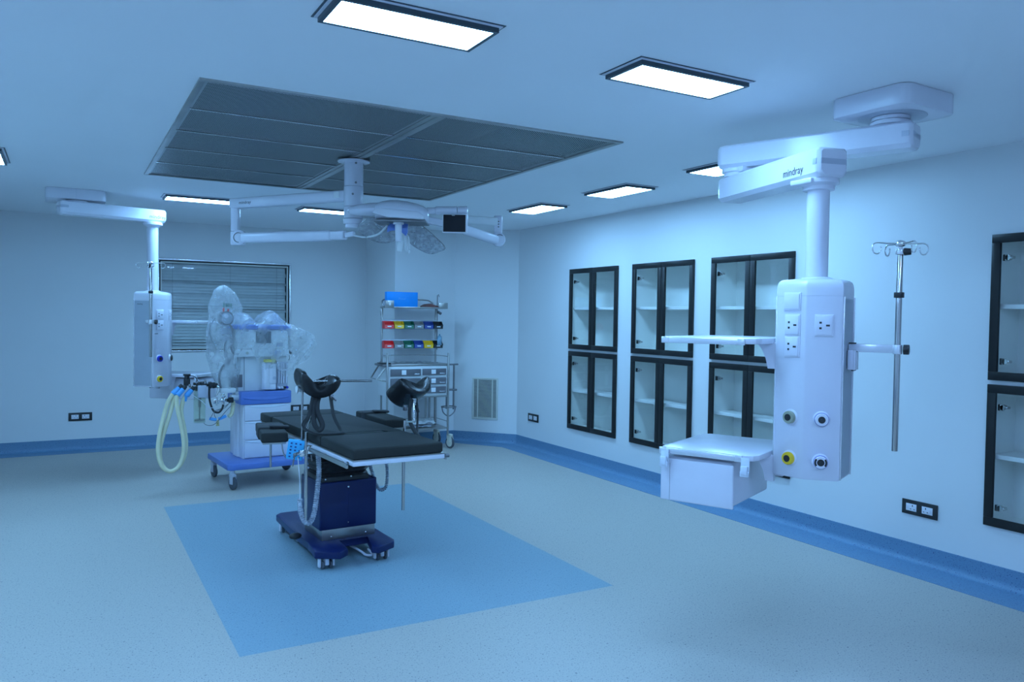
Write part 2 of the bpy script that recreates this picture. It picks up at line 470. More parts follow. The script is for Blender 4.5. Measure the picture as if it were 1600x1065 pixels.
def coves(runs):
    """vinyl coved skirting: upright band, rounded foot, strip on the floor, mitred where the runs meet;
    runs = (name, points, width); the wall is on the left of the path"""
    h = 0.125; r = 0.045
    full = []; wids = []
    for nm, pts, w in runs:
        for k, p in enumerate(pts):
            if full and (full[-1] - Vector((*p, 0))).length < 1e-6:
                wids[-1] = (wids[-1] + w) / 2; continue
            full.append(Vector((*p, 0))); wids.append(w)
    rows = []
    for i, p in enumerate(full):
        dirs = []
        if i > 0: dirs.append((full[i] - full[i - 1]).normalized())
        if i < len(full) - 1: dirs.append((full[i + 1] - full[i]).normalized())
        ns = [Vector((d.y, -d.x, 0)) for d in dirs]
        n = sum(ns, Vector()) / len(ns); n = n / max(0.3, n.length_squared)
        prof = [(0.0, h + .002), (0.004, h), (0.004, r)]
        for k in range(1, 6):
            a = PI / 2 * k / 5
            prof.append((0.004 + r * (1 - math.cos(a)), r * (1 - math.sin(a)) + 0.002))
        prof += [(wids[i], 0.002), (wids[i], 0.0)]
        rows.append([p + n * a + Vector((0, 0, z)) for a, z in prof])
    k = 0
    for nm, pts, w in runs:
        b = MB(); b.rings(rows[k:k + len(pts)], close_ring=False, caps=False); k += len(pts) - 1
        struct(b.build(nm, 'cove_vinyl', recalc=False))
coves([('baseboard_left', [(XL, YF), (XL, YB)], 0.25), ('baseboard_back', [(XL, YB), (XC0, YB)], 0.25),
       ('baseboard_corner', [(XC0, YB), (XC0, YC), (XC1, YC), (XR, YC1)], 0.21), ('baseboard_right', [(XR, YC1), (XR, YF)], 0.325)])

# window
def frame_bars(b, x0, x1, z0, z1, w, y0, y1, bev=0.0):
    b.box(x0, x1, y0, y1, z1 - w, z1, bev); b.box(x0, x1, y0, y1, z0, z0 + w, bev)
    b.box(x0, x0 + w, y0, y1, z0 + w, z1 - w, bev); b.box(x1 - w, x1, y0, y1, z0 + w, z1 - w, bev)
t = thing('window_1', 'internal window', 'window'); del t['label']; del t['category']; t['kind'] = 'structure'
b = MB(); frame_bars(b, WX0 - .012, WX1 + .012, WZ0 - .012, WZ1 + .012, 0.022, YB - 0.012, YB - 0.0015, 0.003); b.build('window_frame', 'aluminium', t)
b = MB(); frame_bars(b, WX0 + .010, WX1 - .010, WZ0 + .010, WZ1 - .010, 0.016, YB - 0.004, YB + 0.012); b.build('gasket', 'black_frame', t)
b = MB(); frame_bars(b, WX0 + .026, WX1 - .026, WZ0 + .026, WZ1 - .026, 0.014, YB - 0.003, YB + 0.02); b.build('glazing_bead', 'grille_paint', t)
b = MB(); b.box(WX0 + .03, WX1 - .03, YB + 0.006, YB + 0.010, WZ0 + .03, WZ1 - .03); b.build('pane', 'window_glass', t)
# blind behind the glass
t = thing('venetian_blind', 'grey horizontal venetian blind hanging behind the window glass', 'blind', ((WX0 + WX1) / 2, YB + 0.055, WZ0))
b = MB(); nsl = 27; hw = (WX1 - WX0) / 2 - 0.04
zz = [0.05 + (WZ1 - WZ0 - 0.12) * k / (nsl - 1) for k in range(nsl)]
gaps = {4: 0.014, 5: -0.010, 14: 0.010, 15: -.008, 16: .006, 20: .012}
for k, z in enumerate(zz):
    rgh = 0.0245
    tilt = {1: .75, 2: .85, 12: .80, 13: .9, 17: .95, 21: .70}.get(k, 1.22)
    x1 = hw + (-.01 if k % 3 else 0)
    rows = []
    for x in (-hw, x1):
        rows.append([Vector((x, -rgh * math.cos(tilt) - 0.000, z - rgh * math.sin(tilt))),
                     Vector((x, -.004, z + 0.002)), Vector((x, rgh * math.cos(tilt), z + rgh * math.sin(tilt)))])
    b.rings(rows, close_ring=False, caps=False)
b.build('slats', 'blind_slat', t)
b = MB(); b.box(-hw, hw, -0.014, 0.014, WZ1 - WZ0 - 0.045, WZ1 - WZ0 - 0.012); b.build('head_rail', 'blind_slat', t)
for x in (-0.62, 0.05, 0.62):
    b = MB(); b.cyl((x, -0.021, 0.03), (x, -0.021, WZ1 - WZ0 - 0.03), 0.0012, seg=6); b.build('cord', 'dark_line', t)
# wall beyond the window, its colour darkened to stand for the dim room
b = MB(); b.quad((-0.5, YB + 1.2, 0.2), (4.0, YB + 1.2, 0.2), (4.0, YB + 1.2, 2.8), (-0.5, YB + 1.2, 2.8)); struct(b.build('wall_beyond', 'unlit_dark', smooth=False))

# ------------------------------------------------------------------ ceiling panel lights
def panel_light(x0, x1, y0, y1, label, front=False):
    t = thing('ceiling_light', label, 'ceiling light', ((x0 + x1) / 2, (y0 + y1) / 2, H), 0, 'panel lights in the ceiling')
    a, c = (x1 - x0) / 2, (y1 - y0) / 2
    b = MB(); b.box(-a, a, -c, c, -0.006, -0.0005, 0.002); b.build('flange', 'white_enamel', t)
    b = MB()
    e = 0.008
    b.box(-a - e, a + e, -c - e, c + e, -0.0018, -0.0002); b.build('shadow_gap', 'lamp_frame', t)
    w = 0.016; a2, c2 = a - 0.012, c - 0.012
    b = MB()
    b.box(-a2, a2, c2 - w, c2, -0.024, -0.006); b.box(-a2, a2, -c2, -c2 + w, -0.024, -0.006)
    b.box(-a2, -a2 + w, -c2 + w, c2 - w, -0.024, -0.006); b.box(a2 - w, a2, -c2 + w, c2 - w, -0.024, -0.006)
    b.build('bezel', 'lamp_frame', t)
    b = MB(); b.box(-a2 + w, a2 - w, -c2 + w, c2 - w, -0.0225, -0.007); b.build('diffuser', 'lamp_diffuser_front' if front else 'lamp_diffuser', t, smooth=False)
    return t
panel_light(0.795, 1.435, 2.635, 2.915, 'bright panel light at the top edge of the photo, nearest the camera')
panel_light(2.09, 2.735, 2.635, 2.915, 'bright panel light between the grey ceiling grille and the right pendant mount')
panel_light(3.93, 4.25, 3.80, 4.44, 'panel light mostly hidden behind the upper arm of the right pendant')
panel_light(3.93, 4.25, 5.12, 5.74, 'panel light over the wall cabinets, largest of those lying along the right wall')
panel_light(3.93, 4.25, 6.43, 7.08, 'smallest panel light beside the far end of the ceiling grille on the right')
panel_light(0.80, 1.44, 7.93, 8.22, 'panel light behind the left upright arm of the surgical lamp')
panel_light(2.09, 2.73, 8.02, 8.30, 'panel light partly hidden behind the centre post of the surgical lamp')
panel_light(-0.66, -0.355, 6.35, 6.98, 'panel light cut off by the left edge of the photo')
# front panels are unseen, added for the brighter violet light near the camera
panel_light(2.09, 2.735, 0.20, 0.48, 'unseen panel light added in the ceiling right of the camera', True)
panel_light(0.795, 1.435, 0.20, 0.48, 'unseen panel light added in the ceiling in front of the doorway', True)
panel_light(-0.66, -0.33, 1.2, 1.85, 'unseen panel light added in the ceiling left of the camera', True)
panel_light(-0.66, -0.355, 3.75, 4.40, 'panel light in the ceiling along the left wall, nearer the doorway')
panel_light(-0.66, -0.355, 5.05, 5.70, 'panel light in the ceiling along the left wall, middle of its row')

# ------------------------------------------------------------------ laminar flow ceiling
t = thing('laminar_flow_ceiling', 'large dark perforated steel air grille set into the ceiling above the table', 'ceiling grille', ((LX0 + LX1) / 2, (LY0 + LY1) / 2, H))
hx, hy = (LX1 - LX0) / 2, (LY1 - LY0) / 2
b = MB(); w = 0.03
b.box(-hx, hx, -hy, -hy + w, -0.010, 0.015, 0.002); b.box(-hx, hx, hy - w, hy, -0.010, 0.015, 0.002)
b.box(-hx, -hx + w, -hy + w, hy - w, -0.010, 0.015, 0.002); b.box(hx - w, hx, -hy + w, hy - w, -0.010, 0.015, 0.002)
b.build('outer_frame', 'brushed_steel', t)
b = MB(); b.box(-0.04, 0.04, -hy + w, hy - w, -0.006, 0.012, 0.002); b.box(-0.012, 0.012, -hy + w, hy - w, -0.012, -0.006, 0.002)
b.build('cross_bar', 'brushed_steel', t)
b = MB(); b.box(-hx, hx, -hy, hy, 0.02, 0.40); bmesh.ops.delete(b.bm, geom=[f for f in b.bm.faces if f.calc_center_median().z < 0.03], context='FACES_ONLY')
b.build('plenum', 'unlit_dark', t, smooth=False)
sw = (hx - 0.04 - w) / 2; rows = 5; sd = (2 * hy - 2 * w) / rows / 2
proto = None
for i in range(2):
    for j in range(rows):
        cx = (-1 if i == 0 else 1) * (0.04 + sw); cy = -hy + w + sd * (2 * j + 1)
        if proto is None:
            b = MB(); a, c = sw - 0.003, sd - 0.003
            b.quad((-a, -c, 0), (a, -c, 0), (a, c, 0), (-a, c, 0))
            b.mi = 1
            for q in (-1, 1):
                b.box(-a, a, q * c - 0.008, q * c + 0.008, -0.006, -0.001)
            o = b.build('perforated_panel', ['perforated_sheet', 'steel'], t, smooth=False); proto = o
        else:
            o = proto.copy(); COL.objects.link(o); o.parent = t
        o.location = (cx, cy, 0.0)

# ------------------------------------------------------------------ wall cabinets
def cabinet_unit(yc, wd, z0, z1, label, shelf_f):
    t = thing('wall_cabinet', label, 'cabinet', (XR, yc, z0), R(-90), 'glass-fronted cabinets built into the right wall')
    a = wd / 2; h = z1 - z0; D = 0.27; e = 0.018
    b = MB()
    b.box(-a + .002, a - .002, D, D + e, 0.0, h); b.box(-a + .002, -a + e, 0.0, D, 0, h); b.box(a - e, a - .002, 0.0, D, 0, h)
    b.box(-a + e, a - e, 0.0, D, 0.002, e); b.box(-a + e, a - e, 0.0, D, h - e, h - .002)
    b.build('carcass', 'inner_cabinet', t, smooth=False)
    b = MB(); zs = h * shelf_f; b.box(-a + e, a - e, 0.03, D, zs, zs + 0.028, 0.003); b.build('shelf', 'cabinet_shelf', t, smooth=False)
    fw = 0.052; dw = a - 0.0015
    for s in (-1, 1):
        x0, x1 = (-a, -0.0015) if s < 0 else (0.0015, a)
        b = MB(); frame_bars(b, x0, x1, 0.0, h, fw, -0.022, -0.002, 0.0025)
        d = b.build('door', 'black_frame', t)
        b = MB(); b.box(x0 + fw - .006, x1 - fw + .006, -0.013, -0.009, fw - .006, h - fw + .006); b.build('pane', 'cabinet_glass', d, smooth=False)
        for zf in ((0.13, 0.84) if s < 0 else ()):
            xh = x0 + fw if s < 0 else x1 - fw
            b = MB(); b.box(min(xh, xh + (-s) * 0.055), max(xh, xh + (-s) * 0.035), 0.004, 0.022, h * zf - .02, h * zf + .02, 0.004)
            b.cyl((xh - s * 0.03, 0.004, h * zf), (xh - s * 0.03, 0.03, h * zf), 0.017, seg=12)
            b.box(min(xh - s * .03, xh - s * .055), max(xh - s * .03, xh - s * .055), 0.008, 0.045, h * zf - .008, h * zf + .008, 0.003)
            b.build('hinge', 'steel', d)
    return t
names = ['leftmost column, nearest the far corner', 'second column from the far corner',
         'column behind the shelves of the right pendant', 'column cut off by the right photo edge']
for (yc, wd), nm in zip(CAB, names):
    cabinet_unit(yc, wd, CZ[1][0], CZ[1][1], 'upper black-framed glass cabinet, ' + nm, 0.49)
    cabinet_unit(yc, wd, CZ[0][0], CZ[0][1], 'lower black-framed glass cabinet, ' + nm, 0.47)

# ------------------------------------------------------------------ sockets
def socket(loc, rz, label, w=0.24, h=0.095):
    t = thing('wall_socket', label, 'socket', loc, rz, 'twin sockets low on the walls')
    b = MB(); b.box(-w / 2, w / 2, -0.010, -0.0005, -h / 2, h / 2, 0.003); b.build('face_plate', 'black_plastic', t)
    for s in (-1, 1):
        c = s * w * 0.225
        b = MB(); b.box(c - 0.037, c + 0.037, -0.0125, -0.0095, -0.024, 0.024, 0.001)
        m = b.build('socket_module', 'white_plastic', t)
        b = MB()
        k = c - s * 0.010
        b.box(k - .003, k + .003, -0.0135, -0.0120, 0.006, 0.017)
        for q in (-1, 1): b.box(k + q * .013 - .004, k + q * .013 + .004, -0.0135, -0.0120, -0.014, -0.009)
        b.build('pin_holes', 'black_plastic', m, smooth=False)
        b = MB(); k = c + s * 0.024; b.box(k - .006, k + .006, -0.0145, -0.0120, -0.012, 0.012, 0.001); b.build('switch', 'white_enamel', m)
    return t
socket((0.155, YB, 0.385), 0, 'black twin socket plate low on the far wall at left')
socket((2.68, YB, 0.370), 0, 'black twin socket plate seen just behind the operating table head')
socket((XR, 8.19, 0.385), R(-90), 'black twin socket plate beside the far corner, left of the cabinets')
socket((XR, 3.205, 0.365), R(-90), 'large black twin socket plate below the drip stand of the right pendant', 0.25, 0.098)

# ------------------------------------------------------------------ air return grille on the chamfer
A0, A1 = Vector((XC1, YC, 0)), Vector((XR, YC1, 0)); ch = (A1 - A0).normalized()
c = A0 + ch * 0.435
t = thing('air_grille', 'white louvred return air grille low on the chamfered corner wall', 'air grille', (c.x, c.y, 0.295), math.atan2(ch.y, ch.x))
gw, gh = 0.175, 0.53
b = MB(); frame_bars(b, -gw, gw, 0, gh, 0.022, -0.014, -0.001, 0.003); b.build('frame', 'grille_paint', t)
b = MB(); n = 31
for k in range(n):
    z = 0.03 + (gh - 0.06) * k / (n - 1)
    b.box(-gw + .022, gw - .022, -0.012, -0.004, z - 0.003, z + 0.0035)
b.build('louvres', 'grille_paint', t, smooth=False)
b = MB()
for x in (-gw + .075, gw - .075): b.box(x - .006, x + .006, -0.013, -0.003, 0.022, gh - .022)
b.build('mullions', 'grille_paint', t, smooth=False)
b = MB(); b.box(-gw + .02, gw - .02, -0.0030, -0.0015, 0.02, gh - .02); b.build('dark_backing', 'unlit_dark', t, smooth=False)  # flat dark sheet stands in for the shaded hollow behind the louvres

# ------------------------------------------------------------------ ceiling pendants
def arm_bar(b, p0, p1, zc, hh, hw0, hw1, ext0, ext1, cham=0.02):
    """hollow-section arm from pivot p0 to pivot p1, six-sided in section"""
    p0, p1 = Vector((*p0, 0)), Vector((*p1, 0)); d = (p1 - p0).normalized(); n = Vector((-d.y, d.x, 0))
    def sec(p, w, h, k=1.0):
        c = cham * k
        pr = [(-w, -h + c), (-w + c, -h), (w - c, -h), (w, -h + c), (w, h - c * .6), (w - c * .6, h), (-w + c * .6, h), (-w, h - c * .6)]
        return [p + n * x + Vector((0, 0, zc + z)) for x, z in pr]
    A, B = p0 - d * ext0, p1 + d * ext1
    b.rings([sec(A - d * .004, hw0 * .80, hh * .84), sec(A + d * .008, hw0 * .95, hh * .97), sec(A + d * .03, hw0, hh), sec(B - d * .03, hw1, hh), sec(B - d * .008, hw1 * .95, hh * .97), sec(B + d * .004, hw1 * .80, hh * .84)])
    return d, n, A, B

def socket_plate(parent, p, right, w=0.068, h=0.086, blank=False, k=1.0):
    """upright outlet with the pins laid sideways, on a column face"""
    m = face_mx(p, right)
    b = MB(); b.box(-w / 2 - .006, w / 2 + .006, -h / 2 - .006, h / 2 + .006, 0.0003, 0.006, 0.002); b.box(-w / 2, w / 2, -h / 2, h / 2, 0.006, 0.010, 0.002)
    o = b.build('switch_plate' if blank else 'socket_outlet', 'white_enamel', parent, mx=m)
    if not blank:
        b = MB()
        b.box(-.020, -.010, 0.008, 0.017, 0.0098, 0.0108, 0.0004); b.box(-.020, -.010, -0.017, -0.008, 0.0098, 0.0108, 0.0004)
        b.box(.008, .024, -.004, .004, 0.0098, 0.0108, 0.0004)
        b.build('pin_holes', 'black_plastic', o, mx=m)
    return o
def gas_outlet(parent, p, right, mname, ring=None, segs=False):
    m = face_mx(p, right)
    b = MB(); b.lathe([(0.037, 0.0003), (0.037, 0.003), (0.033, 0.006)], m); o = b.build('gas_outlet', 'white_enamel', parent)
    b = MB(); b.lathe([(0.029, 0.004), (0.029, 0.020), (0.026, 0.024), (0.014, 0.024)], m); b.build('coloured_ring', mname, o)
    if ring:
        b = MB(); b.lathe([(0.0305, 0.005), (0.0305, 0.0165)], m); b.build('outer_ring', ring, o)
    if segs:
        for a0 in (-.7, PI - .7):
            poly = [(math.cos(a0 + 1.4 * k / 6) * .0275, math.sin(a0 + 1.4 * k / 6) * .0275) for k in range(7)] + [(math.cos(a0 + 1.4 * k / 6) * .019, math.sin(a0 + 1.4 * k / 6) * .019) for k in range(6, -1, -1)]
            b = MB(); b.prism(poly, .0235, .0246, mx=m); b.build('marking', 'black_plastic', o)
    b = MB(); b.lathe([(0.0155, 0.022), (0.0155, 0.0262), (0.009, 0.0262)], m); b.lathe([(0.0035, 0.026), (0.0035, 0.029)], m); b.build('valve', 'black_plastic', o)
    return o

def drip_stand(parent, x, y, z0, z1, hookz, knob, col=0.009):
    """pole with four wire hooks; hooks > knob, collar are sub-parts"""
    b = MB(); b.cyl((x, y, z0), (x, y, z1), 0.0125, seg=28, bev=.001); pole = b.build('drip_pole', 'steel', parent)
    b = MB(); b.cyl((x, y, z1 - .45 * (z1 - 1.5) - .012), (x, y, z1 - .45 * (z1 - 1.5) + .012), 0.021, seg=20, bev=.002); b.build('collar', 'black_plastic', pole)
    b = MB(); b.cyl((x, y, z1 - .004), (x, y, z1 + .022), 0.019, 0.017, seg=20, bev=.002); b.build('sleeve', 'aluminium', pole)
    b = MB(); b.cyl((x + knob[0] * .012, y + knob[1] * .012, z1 + .008), (x + knob[0] * .036, y + knob[1] * .036, z1 + .008), 0.017, 0.014, seg=12, bev=.002); b.build('knob', 'black_plastic', pole)
    b = MB(); b.cyl((x, y, z1 + .018), (x, y, hookz), 0.0085); b.build('inner_rod', 'chrome', pole)
    b = MB(); b.ball((x, y, hookz), 0.024, (1, 1, 0.65)); b.build('hook_hub', 'chrome', pole)
    for k in range(4):
        a = k * PI / 2 + knob[2]
        d = Vector((math.cos(a), math.sin(a), 0)); P0 = Vector((x, y, hookz))
        pts = [P0 + d * .01, P0 + d * .06 + Vector((0, 0, .001)), P0 + d * .108 + Vector((0, 0, .002)), P0 + d * .126 + Vector((0, 0, -.014)),
               P0 + d * .119 + Vector((0, 0, -.040)), P0 + d * .098 + Vector((0, 0, -.044)), P0 + d * .086 + Vector((0, 0, -.024)), P0 + d * .090 + Vector((0, 0, -.014))]
        b = MB(); b.tube(pts, 0.0032, seg=8, sub=6); b.build('hook', 'chrome', pole)
    return pole
def star_knob(parent, p, d, r=0.022, ln=0.022):
    d = Vector(d).normalized(); s_ = d.cross(Vector((0, 0, 1))).normalized(); m = face_mx(p, s_, (0, 0, 1)) if d.cross(s_).z < 0 else face_mx(p, s_, (0, 0, 1))
    poly = []
    for k in range(24):
        a = 2 * PI * k / 24; rr = r * (1 + 0.14 * math.cos(6 * a)); poly.append((rr * math.cos(a), rr * math.sin(a)))
    b = MB(); b.prism(poly, -ln / 2, ln / 2, mx=m, bev=.003); return b.build('clamp_knob', 'black_plastic', parent)

HS, WS, SS = 0.146, 0.047, 0.108       # half width, wedge depth and half depth of the column section
def column(parent, P, ang, ztop, zbot, ptop, side_label=False):
    """supply column: wedge front with sockets, recessed side channels. P in parent space; local -y is the front"""
    M4 = Matrix.Translation(Vector((P[0], P[1], 0))) @ rotz(ang)
    sec = [(-HS, -SS + .004), (-HS + .006, -SS - .001), (-.006, -SS - WS), (.006, -SS - WS), (HS - .006, -SS - .001), (HS, -SS + .004), (HS, SS - .012), (HS - .012, SS), (-HS + .012, SS), (-HS, SS - .012)]
    b = MB()
    def ring(k, z, kx=None): kx = kx or k; return [Vector((x * kx, y * k, z)) for x, y in sec]
    b.rings([ring(.97, zbot), ring(1, zbot + .006), ring(1, ztop - .075)])
    col = b.build('supply_column', 'white_enamel', parent, mx=M4)
    b = MB()
    b.rings([ring(1.0, ztop - .0745), ring(1.0, ztop - .04), ring(.985, ztop - .022), ring(.94, ztop - .009, .95), ring(.84, ztop - .001, .88), ring(.5, ztop + .006)])
    b.build('top_cap', 'white_enamel', parent, mx=M4)
    b = MB(); b.cyl((0, 0, ztop), (0, 0, ptop), 0.050, seg=36); b.lathe([(0.075, ztop + .002), (0.07, ztop + .010), (0.051, ztop + .016)]); b.build('drop_tube', 'white_enamel', parent, mx=M4)
    for s in (-1, 1):
        b = MB(); x = s * HS
        b.box(min(x, x + s * .0012), max(x, x + s * .0012), -SS + .018, SS - .02, zbot + .012, ztop - .085)
        ch_ = b.build('side_channel', 'grey_panel', col, mx=M4)
        b = MB()
        for yy in (-SS + .010, SS - .018): b.box(min(x, x + s * .006), max(x, x + s * .006), yy, yy + .008, zbot + .004, ztop - .078, .001)
        b.build('side_rail', 'silver_rail', col, mx=M4)
    b = MB()
    for x, y in ((-HS + .04, -.06), (HS - .04, -.03)): b.box(x - .014, x + .014, y - .012, y + .012, zbot - .008, zbot, .001)
    b.build('foot_pad', 'black_plastic', col, mx=M4)
    return col, M4
def face_pt(M4, side, frac, z):
    a, c = (Vector((-HS, -SS, 0)), Vector((0, -SS - WS, 0))) if side < 0 else (Vector((0, -SS - WS, 0)), Vector((HS, -SS, 0)))
    p = a.lerp(c, frac); p.z = z
    r = (M4.to_3x3() @ (c - a)).normalized()
    return M4 @ p, r

def shelf_tray(parent, M4, s, z, clipside=True, y0=-.31, y1=.255, x0=.16, x1=.625):
    """one pendant tray with rounded outer corners, edge rail and bracket; s = side of the column"""
    pts = [(x0, y1), (x0, y0 + .05), (x0 + .015, y0 + .015), (x0 + .05, y0), (x1 - .03, y0), (x1, y0 + .03), (x1, y1 - .03), (x1 - .03, y1)]
    pts = [(s * p[0], p[1]) for p in pts]
    if s < 0: pts.reverse()
    b = MB(); b.prism(pts, z - .026, z, mx=M4, bev=.004); tr = b.build('shelf', 'white_enamel', parent)
    xa, xb = sorted((s * (x0 + .06), s * (x1 - .004)))
    for ya, yb in ((y0 - .010, y0 - .001), (y1 + .001, y1 + .010)):
        b = MB(); b.box(xa, xb, ya, yb, z - .030, z - .004, .002)
        if ya < 0:
            for x in (s * (x0 + .075), s * (x1 - .02)): b.box(x - .018, x + .018, y0 - .013, y0 - .006, z - .031, z - .001, .003)
        b.build('edge_rail', 'silver_rail', tr, mx=M4)
    br = [(s * (x0 - .014), 0), (s * (x0 + .085), 0), (s * (x0 + .05), -.035), (s * (x0 + .032), -.075), (s * (x0 + .026), -.125), (s * (x0 - .014), -.125)]
    if s < 0: br.reverse()
    for yy in (-.085, .06):
        b = MB(); b.prism(br, -.014, .014, mx=M4 @ Matrix.Translation((0, yy, z - .018)) @ Matrix.Rotation(PI / 2, 4, 'X'), bev=.003)
        b.build('bracket', 'white_enamel', tr)
    return tr

def drawer_box(parent, M4, s, zt, zb, x0, x1, y0, y1):
    xa, xb = sorted((s * x0, s * x1))
    b = MB(); b.box(xa, xb, y0 + .012, y1, zb, zt, .012, 3); b.box(xa - .004, xb + .012 if s < 0 else xb + .004, y0, y0 + .014, zb - .004, zt - .006, .007, 3)
    dr = b.build('drawer_box', 'white_enamel', parent, mx=M4)
    b = MB(); xg = s * (x1 - .045); b.box(xg - .0006, xg + .0006, y0 - .0006, y0 + .002, zb + .002, zt - .03); b.build('panel_gap', 'dark_line', dr, mx=M4)
    for x in (s * (x0 - .075), s * (x1 - .03)):
        b = MB(); yq = -.31 - .014
        b.box(x - .020, x + .020, yq - .008, yq, zt - .030, zt + .040, .003); b.box(x - .020, x + .020, yq - .022, yq - .006, zt - .045, zt - .018, .005)
        b.box(x - .016, x + .016, yq - .026, yq - .014, zt - .035, zt + .006, .004)
        b.build('clip', 'clip_white', dr, mx=M4)
    return dr

def mount_plate(parent, cx, cy, sx, sy, rz, z, label='mounting_cover', join=False):
    b = MB(); m = Matrix.Translation((cx, cy, 0)) @ rotz(rz)
    pts = []
    r = 0.06
    for q in range(4):
        sxn, syn = ((1, 1), (-1, 1), (-1, -1), (1, -1))[q]
        for k in range(5):
            a = q * PI / 2 + k * PI / 8
            pts.append((sxn * (sx / 2 - r) + r * math.cos(a), syn * (sy / 2 - r) + r * math.sin(a)))
    b.prism(pts, H - z, H - .0005, mx=m, bev=.006); o = b.build(label, 'white_enamel', parent)
    b = MB(); b.lathe([(0.155, H - z - .0008), (0.152, H - z - .0022)], m, 48); b.build('cover_ring', 'band_grey', o)
    if join:
        b = MB(); b.box(-.0008, .0008, -sy / 2 - .0006, sy / 2, H - z + .002, H - .002, mx=m); b.build('cover_joint', 'band_grey', o)
    return o

# right pendant (two arms, column with its shelves toward the far left, drip stand on the right)
t = thing('ceiling_pendant', 'large white two-armed ceiling pendant column in the right foreground with shelves and drawer', 'medical pendant', (0, 0, 0), 0, 'ceiling supply pendants')
PM, J1, P2 = (3.49, 2.47), (3.215, 3.20), (3.035, 2.507)
mount_plate(t, 3.50, 2.47, .42, .41, R(2), .095)
b = MB(); b.lathe([(0.075, H - .094), (0.088, H - .10), (0.088, H - .115), (0.08, H - .117), (0.08, H - .122), (0.094, H - .124), (0.094, 2.552)], Matrix.Translation((PM[0], PM[1], 0))); b.build('bearing_collar', 'white_enamel', t)
b = MB(); d, n, A, B = arm_bar(b, PM, J1, 2.49, 0.062, .078, .072, .115, .085); a1 = b.build('upper_arm', 'white_enamel', t)
b = MB(); b.box(-.0055, .012, -.064, .064, -.012, .013, .002, mx=Matrix.Translation(A + Vector((0, 0, 2.492))) @ rotz(math.atan2(d.y, d.x)))
b.box(.012, .045, -.0787, .0787, -.012, .013, .0005, mx=Matrix.Translation(A + Vector((0, 0, 2.492))) @ rotz(math.atan2(d.y, d.x))); b.build('arm_band', 'band_grey', a1)
b = MB(); b.lathe([(0.07, 2.43), (0.082, 2.425), (0.082, 2.408), (0.07, 2.404), (0.07, 2.384)], Matrix.Translation((J1[0], J1[1], 0))); b.box(J1[0] - .05, J1[0] + .05, J1[1] - .09, J1[1] + .02, 2.402, 2.43, .004); b.build('elbow_joint', 'white_enamel', t)
b = MB(); d, n, A, B = arm_bar(b, J1, P2, 2.318, 0.066, .075, .080, .080, .10); a2 = b.build('lower_arm', 'white_enamel', t)
b = MB(); Rz = rotz(math.atan2(d.y, d.x)); b.box(-.012, .0055, -.066, .066, -.012, .014, .002, mx=Matrix.Translation(B + Vector((0, 0, 2.32))) @ Rz)
b.box(-.038, -.012, -.0807, .0807, -.012, .014, .0005, mx=Matrix.Translation(B + Vector((0, 0, 2.32))) @ Rz); b.build('arm_band', 'band_grey', a2)
# lettering sits on the arm's camera side
side = n if n.dot(Vector((-P2[0], -P2[1], 0))) > 0 else -n
lp = Vector((P2[0], P2[1], 0)) - d * .085 + side * .0808; lp.z = 2.300
rgt = Vector((0, 0, 1)).cross(side)
text('mindray', 0.052, 'logo', a2, face_mx(lp, rgt), width=0.155)
b = MB(); b.lathe([(0.088, 2.253), (0.090, 2.246), (0.090, 2.232), (0.070, 2.222), (0.070, 2.205), (0.0505, 2.20)], Matrix.Translation((P2[0], P2[1], 0))); b.box(P2[0] - .10, P2[0] + .02, P2[1] - .04, P2[1] + .08, 2.228, 2.25, .005); b.build('wrist_collar', 'white_enamel', t)
angR = math.atan2(-.419, -.908) + PI / 2
col, M4 = column(t, P2, angR, 1.79, 0.888, 2.23)
p, r = face_pt(M4, -1, .56, 1.69); socket_plate(col, p, r, .076, .070, blank=True)
for z in (1.583, 1.485): p, r = face_pt(M4, -1, .58, z); socket_plate(col, p, r)
p, r = face_pt(M4, 1, .50, 1.583); socket_plate(col, p, r)
p, r = face_pt(M4, -1, .58, 1.163); gas_outlet(col, p, r, 'outlet_grey')
p, r = face_pt(M4, -1, .58, 0.975); gas_outlet(col, p, r, 'outlet_yellow')
p, r = face_pt(M4, 1, .50, 1.163); gas_outlet(col, p, r, 'white_enamel', 'outlet_blue')
p, r = face_pt(M4, 1, .50, 0.972); gas_outlet(col, p, r, 'white_enamel', 'outlet_blue', segs=True)
shelf_tray(t, M4, -1, 1.520); shelf_tray(t, M4, -1, 0.992)
drawer_box(t, M4, -1, .945, .738, .275, .62, -.30, .23)
# drip stand bracket
b = MB(); b.box(.152, .182, -.030, .030, 1.385, 1.475, .004); b.box(.178, .186, -.034, .034, 1.385, 1.475, .002); br = b.build('hinge_bracket', 'white_enamel', t, mx=M4)
b = MB(); b.box(.168, .178, -.026, .026, 1.380, 1.386); b.cyl((.166, -.0, 1.503), (.166, 0, 1.508), .016); b.cyl((.166, -.0, 1.466), (.166, 0, 1.469), .024); b.build('pivot', 'black_plastic', br, mx=M4)
b = MB(); b.box(.15, .345, -.006, .006, 1.466, 1.503, .003); b.cyl((.352, 0, 1.462), (.352, 0, 1.503), .019, bev=.002); b.build('swing_arm', 'silver_rail', t, mx=M4)
pp = M4 @ Vector((.352, 0, 0))
kd = (M4.to_3x3() @ Vector((1, 0, 0)))
drip_stand(t, pp.x, pp.y, 1.035, 1.902, 1.945, (kd.x * .8 + .3, kd.y * .8 - .3, R(-29.5 + 3)))
star_knob(t, M4 @ Vector((.387, 0, 1.483)), kd)

